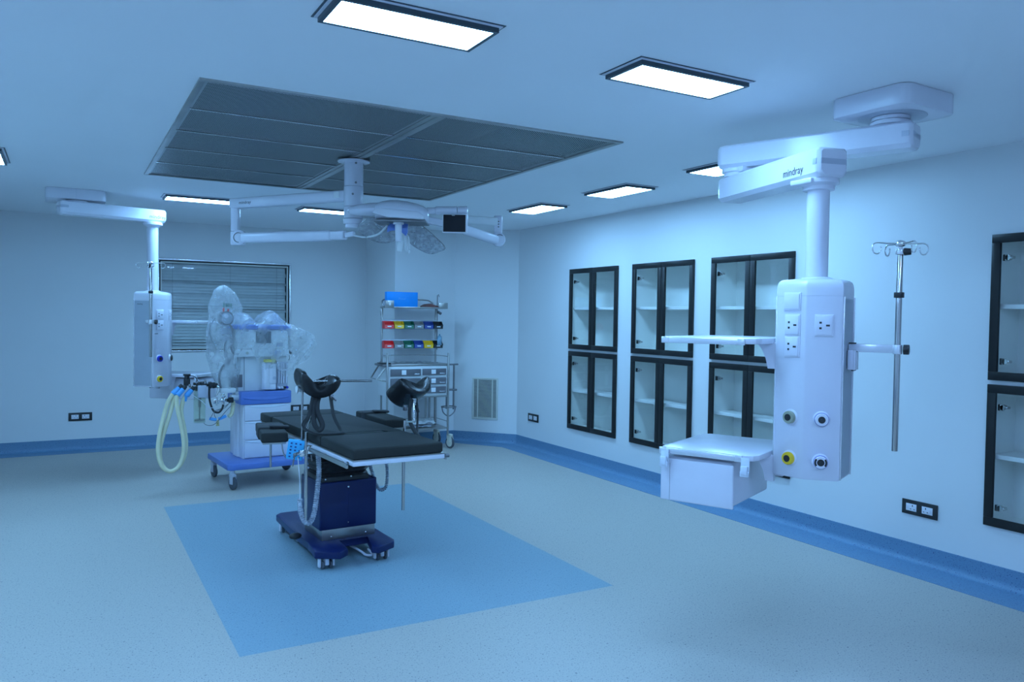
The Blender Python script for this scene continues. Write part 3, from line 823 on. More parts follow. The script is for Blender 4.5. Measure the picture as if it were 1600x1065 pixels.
# left pendant (one arm, column facing the table, drip stand in front, shelves behind)
t = thing('ceiling_pendant', 'white ceiling pendant column hanging in front of the window beside the anaesthesia machine', 'medical pendant', (0, 0, 0), 0, 'ceiling supply pendants')
PM, P2 = (.08, 8.14), (.735, 8.31)
mount_plate(t, .09, 8.30, .48, .44, R(0.5), .095, join=True)
b = MB(); b.lathe([(0.075, H - .094), (0.088, H - .10), (0.088, H - .112), (0.08, H - .114), (0.094, H - .118), (0.094, 2.575)], Matrix.Translation((PM[0] + .02, PM[1] + .05, 0))); b.build('bearing_collar', 'white_enamel', t)
b = MB(); d, n, A, B = arm_bar(b, PM, P2, 2.515, 0.060, .075, .070, .125, .10); a1 = b.build('upper_arm', 'white_enamel', t)
b = MB(); b.box(-.004, .06, -.0765, .0765, -.012, .013, .004, mx=Matrix.Translation(A + Vector((0, 0, 2.525))) @ rotz(math.atan2(d.y, d.x))); b.build('arm_band', 'band_grey', a1)
side = n if n.y < 0 else -n
lp = Vector((P2[0], P2[1], 0)) + d * .02 + side * .0712; lp.z = 2.502
text('mindray', 0.050, 'logo', a1, face_mx(lp, Vector((0, 0, 1)).cross(side)), width=0.15)
b = MB(); b.lathe([(0.085, 2.456), (0.088, 2.445), (0.088, 2.430), (0.068, 2.422), (0.0505, 2.405)], Matrix.Translation((P2[0], P2[1], 0))); b.build('wrist_collar', 'white_enamel', t)
angL = math.atan2(-.643, .766) + PI / 2
col, M4 = column(t, P2, angL, 1.792, 0.892, 2.43)
for z in (1.575, 1.478): p, r = face_pt(M4, -1, .46, z); socket_plate(col, p, r)
p, r = face_pt(M4, 1, .5, 1.575); socket_plate(col, p, r)
p, r = face_pt(M4, -1, .42, 1.160); gas_outlet(col, p, r, 'outlet_blue')
p, r = face_pt(M4, 1, .48, 1.160); gas_outlet(col, p, r, 'black_plastic', 'white_enamel')
p, r = face_pt(M4, -1, .42, 0.968); gas_outlet(col, p, r, 'outlet_yellow')
p, r = face_pt(M4, -1, .22, 1.397)
b = MB(); b.box(-.018, .018, -.0025, .0025, 0, .002); b.build('catch', 'black_plastic', col, mx=face_mx(p, r))
m = face_mx(M4 @ Vector((-HS - .0015, .03, 1.675)), M4.to_3x3() @ Vector((0, -1, 0)))
text('mindray', .022, 'column_lettering', col, m, width=.06)
shelf_tray(t, M4, 1, 1.520); shelf_tray(t, M4, 1, 0.992)
drawer_box(t, M4, 1, .945, .738, .275, .62, -.30, .23)
b = MB(); q = M4 @ Vector((.50, -.325, 1.49)); b.box(-.012, .012, -.01, .01, -.03, .02, .003, mx=Matrix.Translation(q) @ rotz(angL)); b.build('accessory_clip', 'clip_white', t)
b = MB(); b.box(-.215, -.15, -.136, -.126, 1.492, 1.528, .003); b.box(-.165, -.148, -.136, -.04, 1.492, 1.528, .003); b.cyl((-.215, -.131, 1.490), (-.215, -.131, 1.530), .019, bev=.002); b.build('swing_arm', 'silver_rail', t, mx=M4)
pp = M4 @ Vector((-.215, -.131, 0))
drip_stand(t, pp.x, pp.y, 1.18, 2.018, 2.055, (-.7, -.4, R(-29.5 + 12)))
kd = M4.to_3x3() @ Vector((.3, -1, 0))
star_knob(t, M4 @ Vector((-.185, -.165, 1.508)), kd)

# ------------------------------------------------------------------ surgical lamp on the ceiling
# local axes: x to the right as seen from the doorway, y away from it, z up
LR = R(-29.5)
t = thing('surgical_lamp', 'white ceiling-mounted surgical lamp with folded arms, clear lamp petals and small monitor', 'surgical lamp', (1.77, 5.42, 0), LR)
b = MB(); b.lathe([(0.085, H - .011), (0.112, H - .013), (0.112, H - .019), (0.068, H - .024)]); b.build('ceiling_flange', 'white_enamel', t)
b = MB(); b.cyl((0, 0, 2.50), (0, 0, H - .02), .066, seg=40); b.cyl((0, 0, 2.36), (0, 0, 2.498), .0675, seg=40, bev=.002); b.cyl((0, 0, 2.275), (0, 0, 2.358), .066, seg=40, bev=.003)
po = b.build('post', 'white_enamel', t)
b = MB()
for a, z in ((-1.15, 2.655), (-1.15, 2.52), (-1.45, 2.44), (0.15, 2.655), (.15, 2.52)):
    c, s_ = math.cos(a), math.sin(a); b.cyl((c * .064, s_ * .064, z), (c * .0695, s_ * .0695, z), .008, seg=10)
b.build('screws', 'dark_steel', po); po.children[0]['kind'] = 'stuff'
b = MB(); b.cyl((0, 0, 2.235), (0, 0, 2.273), .069, seg=40, bev=.006); b.cyl((0, 0, 2.21), (0, 0, 2.237), .055, seg=30, bev=.004); b.build('bearing_hub', 'white_enamel', t)

def bar(b, p0, p1, w, h, bev=.012):
    p0, p1 = Vector(p0), Vector(p1); d = p1 - p0
    m = Matrix.Translation((p0 + p1) / 2) @ d.to_track_quat('X', 'Z').to_matrix().to_4x4()
    b.box(-d.length / 2, d.length / 2, -w / 2, w / 2, -h / 2, h / 2, bev, 3, mx=m)
EL = Vector((-1.005, .50, 2.44)); JR = Vector((1.00, .43, 2.32))
b = MB(); bar(b, (-.03, .02, 2.44), EL + Vector((-.03, .015, -.002)), .075, .076); ua = b.build('extension_arm', 'white_enamel', t)
b = MB(); dd = (EL - Vector((0, 0, 2.44))).normalized(); nn = Vector((-dd.y, dd.x, 0)); nn = nn if nn.y < 0 else -nn
text('mindray', .034, 'logo', ua, face_mx(EL + dd * -.135 + nn * .040 + Vector((0, 0, -.004)), Vector((0, 0, 1)).cross(nn)), width=.12)
b = MB(); q = Vector((0, 0, 2.445)) + dd * .12 + nn * .0385
mm = face_mx(q, Vector((0, 0, 1)).cross(nn)); b.box(-.024, .024, -.022, .022, -.0005, .0012, mx=mm); b.build('rating_label', 'paper', ua)
b = MB(); b.box(EL.x - .028, EL.x + .030, EL.y - .03, EL.y + .03, 2.225, 2.475, .008); b.build('drop_link', 'white_enamel', t)
b = MB(); E2 = EL + Vector((.045, -.03, -.265)); b.box(EL.x - .03, EL.x + .03, EL.y - .03, EL.y + .03, 2.12, 2.226, .01)
b.cyl(E2 + Vector((0, -.035, 0)), E2 + Vector((0, .04, 0)), .058, seg=30, bev=.006); kn = b.build('elbow_joint', 'white_enamel', t)
b = MB(); b.tube([E2 + Vector((-.02 + .036 * math.cos(a), -.037, .036 * math.sin(a))) + Vector((.02, 0, 0)) for a in [R(60 + 24 * k) for k in range(10)]], .0028, seg=6, sub=2); b.build('joint_slot', 'dark_steel', kn)
SE = Vector((-.075, .10, 2.17))
b = MB(); bar(b, E2 + Vector((.02, 0, .0)), SE + Vector((-.10, .04, 0)), .07, .078, .02); bar(b, SE + Vector((-.12, .05, 0)), SE, .058, .066, .012); bar(b, SE, SE + Vector((.07, -.03, .008)), .034, .036, .006); b.build('spring_arm', 'white_enamel', t)
b = MB(); b.tube([SE + Vector((.06, -.03, .0)), SE + Vector((.10, -.06, -.012)), (.07, .02, 2.15), (.13, -.04, 2.150), (.20, -.10, 2.165), (.26, -.12, 2.22)], .007, seg=8); b.build('yoke_tube', 'pale_plastic', t)
# right-hand arms
b = MB(); bar(b, (.02, .02, 2.315), JR + Vector((.012, .003, 0)), .055, .062); b.build('extension_arm', 'pale_plastic', t)
b = MB(); b.box(JR.x - .02, JR.x + .042, JR.y - .028, JR.y + .028, 2.215, 2.365, .008)
jl = b.build('drop_link', 'white_enamel', t)
b = MB()
for z in (2.32, 2.30, 2.28): b.ball((JR.x + .015, JR.y - .028, z), .006, (1, .5, 1), 8)
b.build('indicator_dots', 'dark_steel', jl); jl.children[0]['kind'] = 'stuff'
J2 = Vector((JR.x + .015, JR.y - .01, 2.185))
b = MB(); b.cyl(J2 + Vector((0, -.035, 0)), J2 + Vector((0, .035, 0)), .052, seg=30, bev=.006); kn = b.build('elbow_joint', 'white_enamel', t)
b = MB(); b.tube([J2 + Vector((.01 + .034 * math.cos(a), -.037, .034 * math.sin(a))) for a in [R(50 + 20 * k) for k in range(10)]], .0028, seg=6, sub=2); b.build('joint_slot', 'dark_steel', kn)
b = MB(); bar(b, J2 + Vector((-.01, -.01, -.008)), (.67, -.02, 2.245), .06, .070, .02); bar(b, (.69, 0, 2.243), (.50, -.16, 2.262), .045, .048, .01); b.build('spring_arm', 'white_enamel', t)

# front lamp head (white shell, seen edge on)
yc = -.22
b = MB()
rings = []
for x, zt, zb, dy, yo in ((.195, 2.335, 2.255, .05, 0), (.205, 2.350, 2.245, .10, 0), (.25, 2.364, 2.240, .135, 0), (.30, 2.371, 2.236, .15, 0), (.36, 2.371, 2.232, .158, 0), (.42, 2.364, 2.228, .158, 0), (.48, 2.350, 2.226, .15, 0), (.525, 2.334, 2.226, .12, 0), (.545, 2.320, 2.23, .08, 0), (.552, 2.30, 2.25, .04, 0)):
    rg = []
    for k in range(16):
        a = 2 * PI * k / 16; cy, cz = math.cos(a), math.sin(a)
        zc, hh = (zt + zb) / 2, (zt - zb) / 2
        rg.append(Vector((x, yc + dy * math.copysign(abs(cy) ** .7, cy), zc + hh * math.copysign(abs(cz) ** .8, cz))))
    rings.append(rg)
b.rings(rings); b.build('lamp_shell', 'white_enamel', t)
b = MB(); poly = [(.200, 2.268), (.215, 2.290), (.245, 2.303), (.50, 2.282), (.545, 2.250), (.538, 2.232), (.30, 2.245)]
b.prism(poly, -.02, .02, mx=Matrix.Translation((0, yc - .150, 0)) @ Matrix.Rotation(PI / 2, 4, 'X') , bev=.006); b.build('front_bezel', 'white_plastic', t)
b = MB(); b.box(.20, .545, yc - .12, yc + .13, 2.222, 2.236, .004); b.build('shell_gasket', 'dark_steel', t)
b = MB()
rings = []
for x, zt, zb, dy in ((.005, 2.325, 2.290, .02), (.02, 2.335, 2.278, .045), (.08, 2.350, 2.272, .06), (.15, 2.360, 2.272, .07), (.225, 2.362, 2.275, .075)):
    rings.append([Vector((x, yc + .02 + dy * math.cos(2 * PI * k / 14), (zt + zb) / 2 + (zt - zb) / 2 * math.sin(2 * PI * k / 14))) for k in range(14)])
b.rings(rings); b.build('shell_wing', 'white_enamel', t)
b = MB(); b.cyl((.357, yc - .05, 2.095), (.357, yc - .05, 2.215), .0205, .024, seg=20, bev=.003); b.cyl((.357, yc - .05, 2.210), (.357, yc - .05, 2.228), .036, seg=20, bev=.003); b.build('sterile_handle', 'white_plastic', t)
b = MB(); b.cyl((.354, yc + .02, 2.035), (.362, yc + .02, 2.11), .016, .022, seg=16, bev=.003); b.build('rear_handle', 'pale_plastic', t)
# rear lamp head: clear petals tilted down toward the doorway
def petal(poly, slope, z0, y0, th=.035):
    q_ = [Vector((p[0], p[1], 0)) for p in poly]; m_ = len(q_)
    sm = catmull(q_[-2:] + q_ + q_[:2], 4)[8:8 + 4 * m_]
    poly = [(p.x, p.y) for p in sm]
    cx = sum(p[0] for p in poly) / len(poly); cz = sum(p[1] for p in poly) / len(poly)
    b = MB(); n = len(poly)
    def P(x, z, off): return Vector((x, y0 + slope * (z - z0) + off * .5, z + off * .87))
    def ring(k, off): return [P(cx + (x - cx) * k, cz + (z - cz) * k, off) for x, z in poly]
    b.rings([ring(.93, -th * .45), ring(1.0, -th * .2), ring(1.0, th * .1), ring(.85, th * .55), ring(.5, th * .85)])
    o = b.build('lamp_petal', 'lens_clear', t)
    b = MB()
    pr = [P(x, z, -th * .05) for x, z in poly]; pr = catmull(pr + [pr[0]], 1)
    b.tube(pr, .0035, seg=6, sub=1); b.build('petal_rim', 'dark_steel', o)
    # reflector cups
    b = MB(); pts = []
    random.seed(int(cx * 1000))
    xs = [p[0] for p in poly]; zs = [p[1] for p in poly]
    def inside(x, z):
        c = False; j = n - 1
        for i in range(n):
            if (poly[i][1] > z) != (poly[j][1] > z) and x < (poly[j][0] - poly[i][0]) * (z - poly[i][1]) / (poly[j][1] - poly[i][1]) + poly[i][0]: c = not c
            j = i
        return c
    z = min(zs)
    row = 0
    while z < max(zs):
        x = min(xs) + (row % 2) * .011
        while x < max(xs):
            if all(inside(cx + (x - cx) * 1.22 + a, cz + (z - cz) * 1.22 + c_) for a, c_ in ((0, 0),)):
                q = P(x, z, -.002); b.ball(q, .0085, (1, 1, 1), 8)
            x += .024
        z += .0125; row += 1
    b.build('led_cups', 'aluminium', o); o.children[1]['kind'] = 'stuff'
    return o
petal([(.045, 2.212), (.10, 2.248), (.135, 2.268), (.19, 2.268), (.295, 2.215), (.300, 2.16), (.285, 2.132), (.205, 2.118), (.104, 2.144)], -1.1, 2.2, -.05)
petal([(.385, 2.213), (.42, 2.24), (.475, 2.240), (.636, 2.102), (.60, 2.066), (.525, 2.052), (.42, 2.10), (.375, 2.150)], -1.1, 2.2, -.05)
b = MB()
pr = [(.270, 2.165), (.272, 2.205), (.30, 2.232), (.36, 2.238), (.41, 2.225), (.408, 2.165), (.395, 2.14), (.37, 2.168), (.34, 2.185), (.30, 2.18)]
b.prism(pr, -.012, .012, mx=Matrix.Translation((0, -.19, 0)) @ Matrix.Rotation(PI / 2, 4, 'X'), bev=.003); b.build('blue_wrap', 'royal_blue', t)
b = MB(); b.tube([(.372, -.08, 2.165), (.385, -.09, 2.10), (.392, -.10, 2.05), (.408, -.11, 2.042)], .013, seg=10); b.tube([(.350, -.06, 2.19), (.375, -.07, 2.17), (.398, -.08, 2.14), (.405, -.09, 2.06)], .008, seg=8); b.build('side_handle', 'pale_plastic', t)
b = MB(); b.tube([(.46, 0, 2.235), (.50, .0, 2.20), (.535, .0, 2.17)], .009, seg=8); b.build('petal_stay', 'pale_plastic', t)
# monitor on its tube
b = MB(); b.cyl((.54, yc + .02, 2.312), (.60, yc + .02, 2.315), .022, seg=24); b.cyl((.598, yc + .02, 2.315), (.745, yc + .02, 2.318), .0275, seg=28, bev=.003); b.cyl((.747, yc + .02, 2.318), (.815, yc + .02, 2.319), .0275, seg=28, bev=.004); b.build('monitor_tube', 'white_enamel', t)
b = MB(); b.box(.648, .818, yc - .03, yc + .005, 2.160, 2.290, .010, 3); mo = b.build('monitor', 'white_plastic', t)
b = MB(); b.box(.655, .805, yc - .0325, yc - .029, 2.168, 2.282, .008, 3); b.build('screen', 'screen', mo)
b = MB(); b.box(.712, .732, yc - .0335, yc - .0320, 2.276, 2.279); b.build('screen_lettering', 'paper', mo)

# ------------------------------------------------------------------ operating table
TA = R(3.2)
t = thing('operating_table', 'black-padded operating table with navy base and raised leg supports on the blue floor', 'operating table', (1.629, 5.2125, 0), TA)
hw = .281
b = MB()
# base plate: long slab, narrow waist, two splayed front feet (x right, y away)
CX = .03
poly = [(CX - .21, .74), (CX - .25, .71), (CX - .265, .30), (CX - .265, -.20), (CX - .325, -.34), (CX - .16, -.425), (CX - .105, -.36), (CX - .10, -.165), (CX + .13, -.165), (CX + .075, -.43), (CX + .22, -.365), (CX + .225, -.30)]
poly = [(-.190, .75), (-.235, .70), (-.255, .30), (-.262, -.12), (-.292, -.335), (-.158, -.425), (-.085, -.37), (-.080, -.165), (.135, -.165), (.062, -.395), (.10, -.435), (.235, -.36), (.255, -.32), (.255, .30), (.235, .70), (.19, .75)]
poly.reverse()
b.prism(poly, .072, .118, bev=.008); ba = b.build('base_plate', 'navy_paint', t)
for x, y in ((-.215, -.33), (.158, -.33), (-.18, .62), (.18, .62)):
    b = MB()
    for dx in (-.026, .026): b.cyl((x + dx - .007, y, .027), (x + dx + .007, y, .027), .027, seg=18, bev=.003)
    w = b.build('caster', 'rubber_grey', t)
    b = MB(); b.box(x - .013, x + .013, y - .022, y + .022, .025, .075, .004)
    for dx in (-.045, .045): b.box(x + dx - .007, x + dx + .007, y - .014, y + .018, .014, .074, .003)
    b.build('caster_fork', 'white_enamel', w)
b = MB(); b.box(-.20, -.18, .30, .34, .0, .072, .004); b.build('brake_foot', 'chrome', t)
b = MB(); b.tube([(.03, .10, .045), (.06, -.20, .04), (.075, -.275, .028), (.115, -.285, .028), (.12, -.20, .04)], .008, seg=8); b.build('brake_pedal', 'white_enamel', t)
b = MB(); b.box(-.175, .195, -.13, .22, .115, .200, .002); b.build('column_plinth', 'brushed_steel', t)
for x in (-.11, .13):
    b = MB(); b.ball((x, -.131, .138), .006, (1, .5, 1), 8); b.build('plinth_screw', 'chrome', t)
b = MB(); b.box(-.195, .200, -.145, .245, .188, .500, .010, 3); co = b.build('column_cover', 'navy_paint', t)
b = MB(); b.box(.180, .2045, -.135, .15, .425, .505, .008); b.box(-.001, .001, -.1462, -.144, .20, .49); b.build('cover_trim', 'navy_paint', co)
for z, r_ in ((.462, .007), (.225, .0045)):
    b = MB(); b.ball((.0, -.1455, z), r_, (1, .5, 1), 10); b.build('cover_screw', 'chrome', co)
# bellows
b = MB(); rg = []
for k in range(15):
    z = .50 + .225 * k / 14; e = (.012 if k % 2 else 0) + .0 * k
    x0, x1, y0, y1 = -.165 - .03 * k / 14 + e, .155 + .025 * k / 14 - e, -.12 + e, .215 - e
    c = .03
    rg.append([Vector(p + (z + .006 * math.sin(i * 2.1 + k),)) for i, p in enumerate(((x0 + c, y0), (x1 - c, y0), (x1, y0 + c), (x1, y1 - c), (x1 - c, y1), (x0 + c, y1), (x0, y1 - c), (x0, y0 + c)))])
b.rings(rg); b.box(-.185, .150, -.135, .225, .498, .535, .01); be = b.build('bellows', 'bellows_black', t)
for x, z in ((-.155, .522), (.02, .528)):
    b = MB(); b.ball((x, -.136, z), .0065, (1, .6, 1), 10); b.build('rivet', 'chrome', be)
# top frame
b = MB(); b.box(-hw - .004, hw + .012, -.947, .55, .752, .781, .006); b.box(-hw + .03, hw - .03, -.55, .40, .728, .752, .004); fr = b.build('top_frame', 'white_enamel', t)
b = MB(); b.box(-hw - .004, hw + .012, -.950, .945, .7815, .7875, .002); b.build('frame_edge', 'brushed_steel', fr)
for s in (-1, 1):
    b = MB(); x = s * (hw + .030)
    b.box(x - .006, x + .006, -.93, .02, .742, .768, .002)
    for y in (-.80, -.50, -.2): b.box(min(x, s * hw), max(x, s * hw), y - .015, y + .015, .748, .762)
    b.build('side_rail', 'brushed_steel', t)
b = MB(); b.cyl((hw + .01, -.952, .770), (hw + .035, -.952, .770), .012, seg=16, bev=.002); b.cyl((-hw - .03, -.936, .768), (-hw - .03, -.925, .775), .009, seg=12); b.build('rail_stop', 'dark_steel', t)
# pads
def pad(name, x0, x1, y0, y1, z0=.788, z1=.850, bev=.012):
    b = MB(); b.box(x0, x1, y0, y1, z0, z1, bev, 3); return b.build(name, 'black_pad', t)
p1 = pad('leg_pad', -hw, hw, -.947, -.392)
b = MB(); pl_ = [(-hw, -.388), (-.13, -.388), (-.11, -.315), (.16, -.315), (.17, -.388), (hw, -.388), (hw, .66), (-hw, .66)]
b.prism(pl_, .788, .850, bev=.010); b.build('back_pad', 'black_pad', t)
b = MB(); b.box(-.127, .157, -.390, -.319, .788, .8485, .008, 3); b.build('seat_insert', 'black_pad', t)
b = MB(); b.box(-.125, .125, .665, .70, .80, .84); b.build('head_hinge', 'black_plastic', t)
pad('head_pad', -hw - .005, hw, .672, .955)
# arm boards
def armboard(cx, cy, rz, ln, w_, z1, strap_y, strapw=.05):
    m = Matrix.Translation((cx, cy, 0)) @ rotz(rz)
    b = MB(); b.box(-w_ / 2, w_ / 2, -ln / 2, ln / 2, z1 - .062, z1, .012, 3, mx=m); o = b.build('arm_board', 'black_pad', t)
    b = MB(); b.box(-w_ / 2 + .01, w_ / 2 - .01, -ln / 2 + .02, ln / 2 - .02, z1 - .076, z1 - .062, .004, mx=m); b.build('board_frame', 'brushed_steel', o)
    b = MB(); b.box(-w_ / 2 - .006, w_ / 2 + .006, strap_y - strapw, strap_y + strapw, z1 - .070, z1 + .012, .012, 3, mx=m)
    b.box(-w_ / 2 + .02, w_ / 2 - .02, strap_y - strapw - .012, strap_y - strapw + .05, z1 + .004, z1 + .022, .008, 2, mx=m @ Matrix.Rotation(R(3), 4, 'Y')); b.build('arm_strap', 'black_strap', o)
    return o, m
armboard(-.425, .165, R(-11), .54, .165, .845, .02, .10)
armboard(.487, .475, R(-1.5), .62, .165, .845, .13, .045)
b = MB(); b.cyl((-.46, .05, .775), (-.46, .05, .60), .007); b.tube([(-.40, .02, .775), (-.39, .01, .70), (-.37, .0, .66), (-.33, .0, .66)], .004); b.build('board_lock', 'steel', t)
b = MB(); b.box(hw, .44, .22, .26, .752, .768, .003); b.box(-.40, -hw, .10, .14, .752, .768, .003); b.build('board_mounts', 'brushed_steel', t)
# left clamp, lower rod, screen frame
xl = -.311
b = MB(); b.cyl((xl - .012, -.25, .757), (xl - .012, -.25, .300), .0105, seg=18); b.cyl((xl - .012, -.25, .86), (xl - .012, -.25, .757), .0095, seg=18); b.build('support_rod', 'steel', t)
b = MB(); b.cyl((xl - .09, -.27, .728), (xl + .03, -.22, .735), .011, seg=14, bev=.002); b.ball((xl + .018, -.24, .742), .020, (1, 1, 1)); b.box(xl - .01, xl + .03, -.275, -.215, .722, .775, .008)
b.cyl((xl - .04, -.262, .71), (xl - .04, -.262, .75), .016, seg=16, bev=.003); cl = b.build('rail_clamp', 'chrome', t)
b = MB(); b.cyl((xl - .09, -.27, .725), (xl - .105, -.275, .655), .0045, seg=10); b.ball((xl - .088, -.27, .726), .013); b.cyl((xl + .02, -.25, .715), (xl + .025, -.25, .675), .004, seg=8); b.build('clamp_lever', 'dark_steel', cl)
b = MB(); b.tube([(xl, -.13, .75), (xl, -.13, 1.10), (xl, -.13, 1.158), (xl + .03, -.13, 1.166), (xl + .2, -.13, 1.166), (xl + .475, -.13, 1.158)], .0075, seg=12, sub=8); b.build('screen_frame', 'steel', t)
b = MB(); b.cyl((xl - .018, -.13, 1.112), (xl + .012, -.13, 1.112), .008); b.ball((xl - .034, -.13, 1.118), .024, (.5, .7, 1.15), 12); b.build('thumb_screw', 'pale_plastic', t)

def gutter(c, axis, upv, r, ln, th, a0, a1, flare=.12, curl=1.0, nm='leg_support'):
    """padded leg trough: thick crescent section swept along axis"""
    ax = Vector(axis).normalized(); u = Vector(upv); u = (u - ax * u.dot(ax)).normalized(); sd_ = ax.cross(u); c = Vector(c)
    b = MB(); rg = []; NS = 9; NA = 15
    for i in range(NS):
        f = i / (NS - 1); rr = r * (1 + flare * (abs(f - .5) * 2) ** 2); e = 1 - 0.35 * (abs(f - .5) * 2) ** 4
        thf = th * (1 - .40 * (abs(2 * f - 1)) ** 6); sh = (abs(f - .5) * 2) ** 3 * .14
        o = c + ax * (f - .5) * ln
        inner, outer = [], []
        for k in range(NA):
            a = a0 + sh + (a1 - a0 - 2 * sh) * k / (NA - 1); g = abs(2 * k / (NA - 1) - 1); tt = thf * (1 - .45 * g ** 4)
            dv = sd_ * math.cos(a) + u * math.sin(a)
            inner.append(o + dv * (rr - tt * .35)); outer.append(o + dv * (rr + tt * .65))
        rg.append(inner + list(reversed(outer)))
    b.rings(rg)
    o = b.build(nm, 'black_leather', t)
    md = o.modifiers.new('sub', 'SUBSURF'); md.levels = 1; md.render_levels = 2
    return o
gutter((-.218, -.17, 1.222), (.05, -1, -.16), (.20, 0, 1), .112, .17, .060, R(176), R(364), flare=.04)
gutter((.445, -.08, 1.13), (.22, -.80, .58), (-.15, .5, .8), .106, .22, .058, R(178), R(362), flare=.14)
# support rods and straps under the left trough
b = MB(); b.cyl((-.195, -.17, 1.10), (-.235, -.15, .96), .008, seg=12); b.cyl((-.245, -.15, .975), (-.21, -.15, 1.085), .006, seg=12); b.cyl((-.245, -.15, .95), (-.245, -.15, 1.01), .012, seg=14, bev=.002); b.cyl((-.32, -.25, .87), (-.245, -.15, .965), .008, seg=12); b.build('support_bar', 'chrome', t)
b = MB(); b.box(-.150, -.125, -.20, -.17, 1.045, 1.085, .006); b.cyl((-.137, -.20, 1.075), (-.112, -.21, 1.045), .007, seg=10); b.build('buckle', 'dark_steel', t)
def strap(pts, w_, nm='leg_strap', th=.35):
    b = MB(); b.tube(pts, w_, seg=8, sub=6, flat=(th, 1.0)); return b.build(nm, 'black_strap', t)
strap([(-.255, -.19, 1.10), (-.275, -.20, 1.02), (-.30, -.22, .95), (-.345, -.26, .90), (-.30, -.32, .862), (-.22, -.36, .857), (-.13, -.36, .858), (-.118, -.30, .872), (-.14, -.24, .95), (-.145, -.19, 1.075)], .013)
strap([(-.230, -.19, 1.10), (-.255, -.20, 1.00), (-.262, -.22, .91), (-.235, -.24, .868), (-.215, -.24, .90), (-.24, -.21, .99), (-.22, -.18, 1.09)], .017)
# right support: rod and strap
b = MB(); b.cyl((.325, -.30, .300), (.325, -.30, .757), .0105, seg=18); b.cyl((.325, -.30, .757), (.335, -.295, .90), .0095, seg=16); b.build('support_rod', 'steel', t)
b = MB(); b.cyl((.46, -.16, 1.05), (.45, -.20, .87), .008, seg=12); b.box(.43, .47, -.19, -.14, 1.0, 1.05, .006); b.cyl((.335, -.29, .89), (.45, -.20, .875), .008, seg=12); b.build('support_bar', 'chrome', t)
b = MB(); b.box(.36, .385, -.23, -.20, .955, .995, .006); b.build('buckle', 'dark_steel', t)
strap([(.43, -.20, 1.03), (.405, -.22, .96), (.405, -.23, .88), (.43, -.24, .82), (.465, -.25, .77), (.475, -.25, .745)], .024)
strap([(.47, -.18, 1.04), (.478, -.19, .95), (.472, -.20, .84), (.462, -.22, .79)], .008)
strap([(.49, -.14, .98), (.50, -.14, .95), (.50, -.15, .93)], .012)
# hoses
b = MB(); b.tube([(-.23, -.20, .715), (-.228, -.22, .60), (-.245, -.23, .45), (-.265, -.24, .34), (-.295, -.25, .285), (-.330, -.25, .295), (-.352, -.24, .36), (-.355, -.23, .44)], .0165, seg=12, sub=10, ribs=.10, ribn=90); b.build('breathing_hose', 'hose_clear', t)
b = MB(); b.tube([(-.355, -.23, .43), (-.355, -.225, .56), (-.362, -.22, .66), (-.365, -.22, .70)], .003, seg=6); b.build('cord', 'white_plastic', t)
b = MB(); b.ball((-.315, -.02, .145), .03, (1.4, 1, .7)); b.build('floor_plug', 'black_plastic', t)
b = MB(); b.tube([(.185, .02, .66), (.19, -.08, .54), (.225, -.10, .43), (.262, -.10, .405), (.292, -.10, .44), (.30, -.08, .57), (.28, 0, .70)], .011, seg=10, sub=10, ribs=.35, ribn=110); b.build('coiled_cable', 'grey_panel', t)

# hand control hanging from the rail
t2 = thing('table_remote', 'bright blue hand control with small buttons hooked on the operating table side rail', 'remote control', (0, 0, 0))
rm = Matrix.Translation((1.629, 5.2125, 0)) @ rotz(TA) @ Matrix.Translation((-.362, -.16, .738)) @ rotz(R(-24)) @ Matrix.Rotation(R(14), 4, 'X') @ Matrix.Rotation(R(10), 4, 'Y')
b = MB(); b.box(-.052, .052, -.010, .010, -.068, .068, .008, 3); bd = b.build('handset', 'cyan_plastic', t2, mx=rm)
k = 0
for i in range(3):
    for j in range(5):
        if (i, j) in ((2, 1), (2, 3)): continue
        b = MB(); x, z = -.030 + i * .028, -.046 + j * .023
        b.box(x - .006, x + .006, -.0125, -.0095, z - .005, z + .005, .001, mx=None); b.build('button', 'bin_blue', bd, mx=rm)
b = MB(); b.box(-.02, .02, .008, .03, .03, .062, .004); b.build('hook', 'cyan_plastic', t2, mx=rm)

# ------------------------------------------------------------------ anaesthesia machine
AA = R(5)
AM = Matrix.Translation((1.645, 7.82, 0)) @ rotz(AA)
t = thing('anaesthesia_machine', 'wheeled white and blue anaesthesia machine with drawers standing below the far window', 'anaesthesia machine', (1.645, 7.82, 0), AA)
b = MB(); b.prism([(-.40, -.34), (-.37, -.37), (.37, -.37), (.40, -.34), (.40, .38), (-.40, .38)], .175, .230, bev=.010); b.build('wheeled_base', 'royal_blue', t)
for x, y, a in ((-.355, -.335, .3), (.355, -.335, -.4), (-.355, .335, .2), (.355, .335, .5)):
    m = Matrix.Translation((x, y, 0)) @ rotz(a)
    b = MB(); b.cyl((-.011, -.015, .057), (.011, -.015, .057), .057, seg=26, bev=.004); w = b.build('caster', 'rubber_grey', t, mx=m)
    b = MB()
    for q in (-.020, .015): b.box(q, q + .005, -.035, .015, .05, .135, .002)
    b.box(-.022, .022, -.035, .025, .115, .145, .008); b.cyl((0, 0, .14), (0, 0, .178), .022, seg=16); b.build('caster_fork', 'band_grey', w, mx=m)
b = MB(); b.box(-.198, .252, -.115, .33, .228, .742, .006); cab = b.build('cabinet', 'white_plastic', t)
for yy in (.0, .06, .12): 
    b = MB(); b.cyl((-.2, yy + .02, .235), (-.2, yy + .02, .85), .022, seg=20); b.build('column_rib', 'white_plastic', cab)
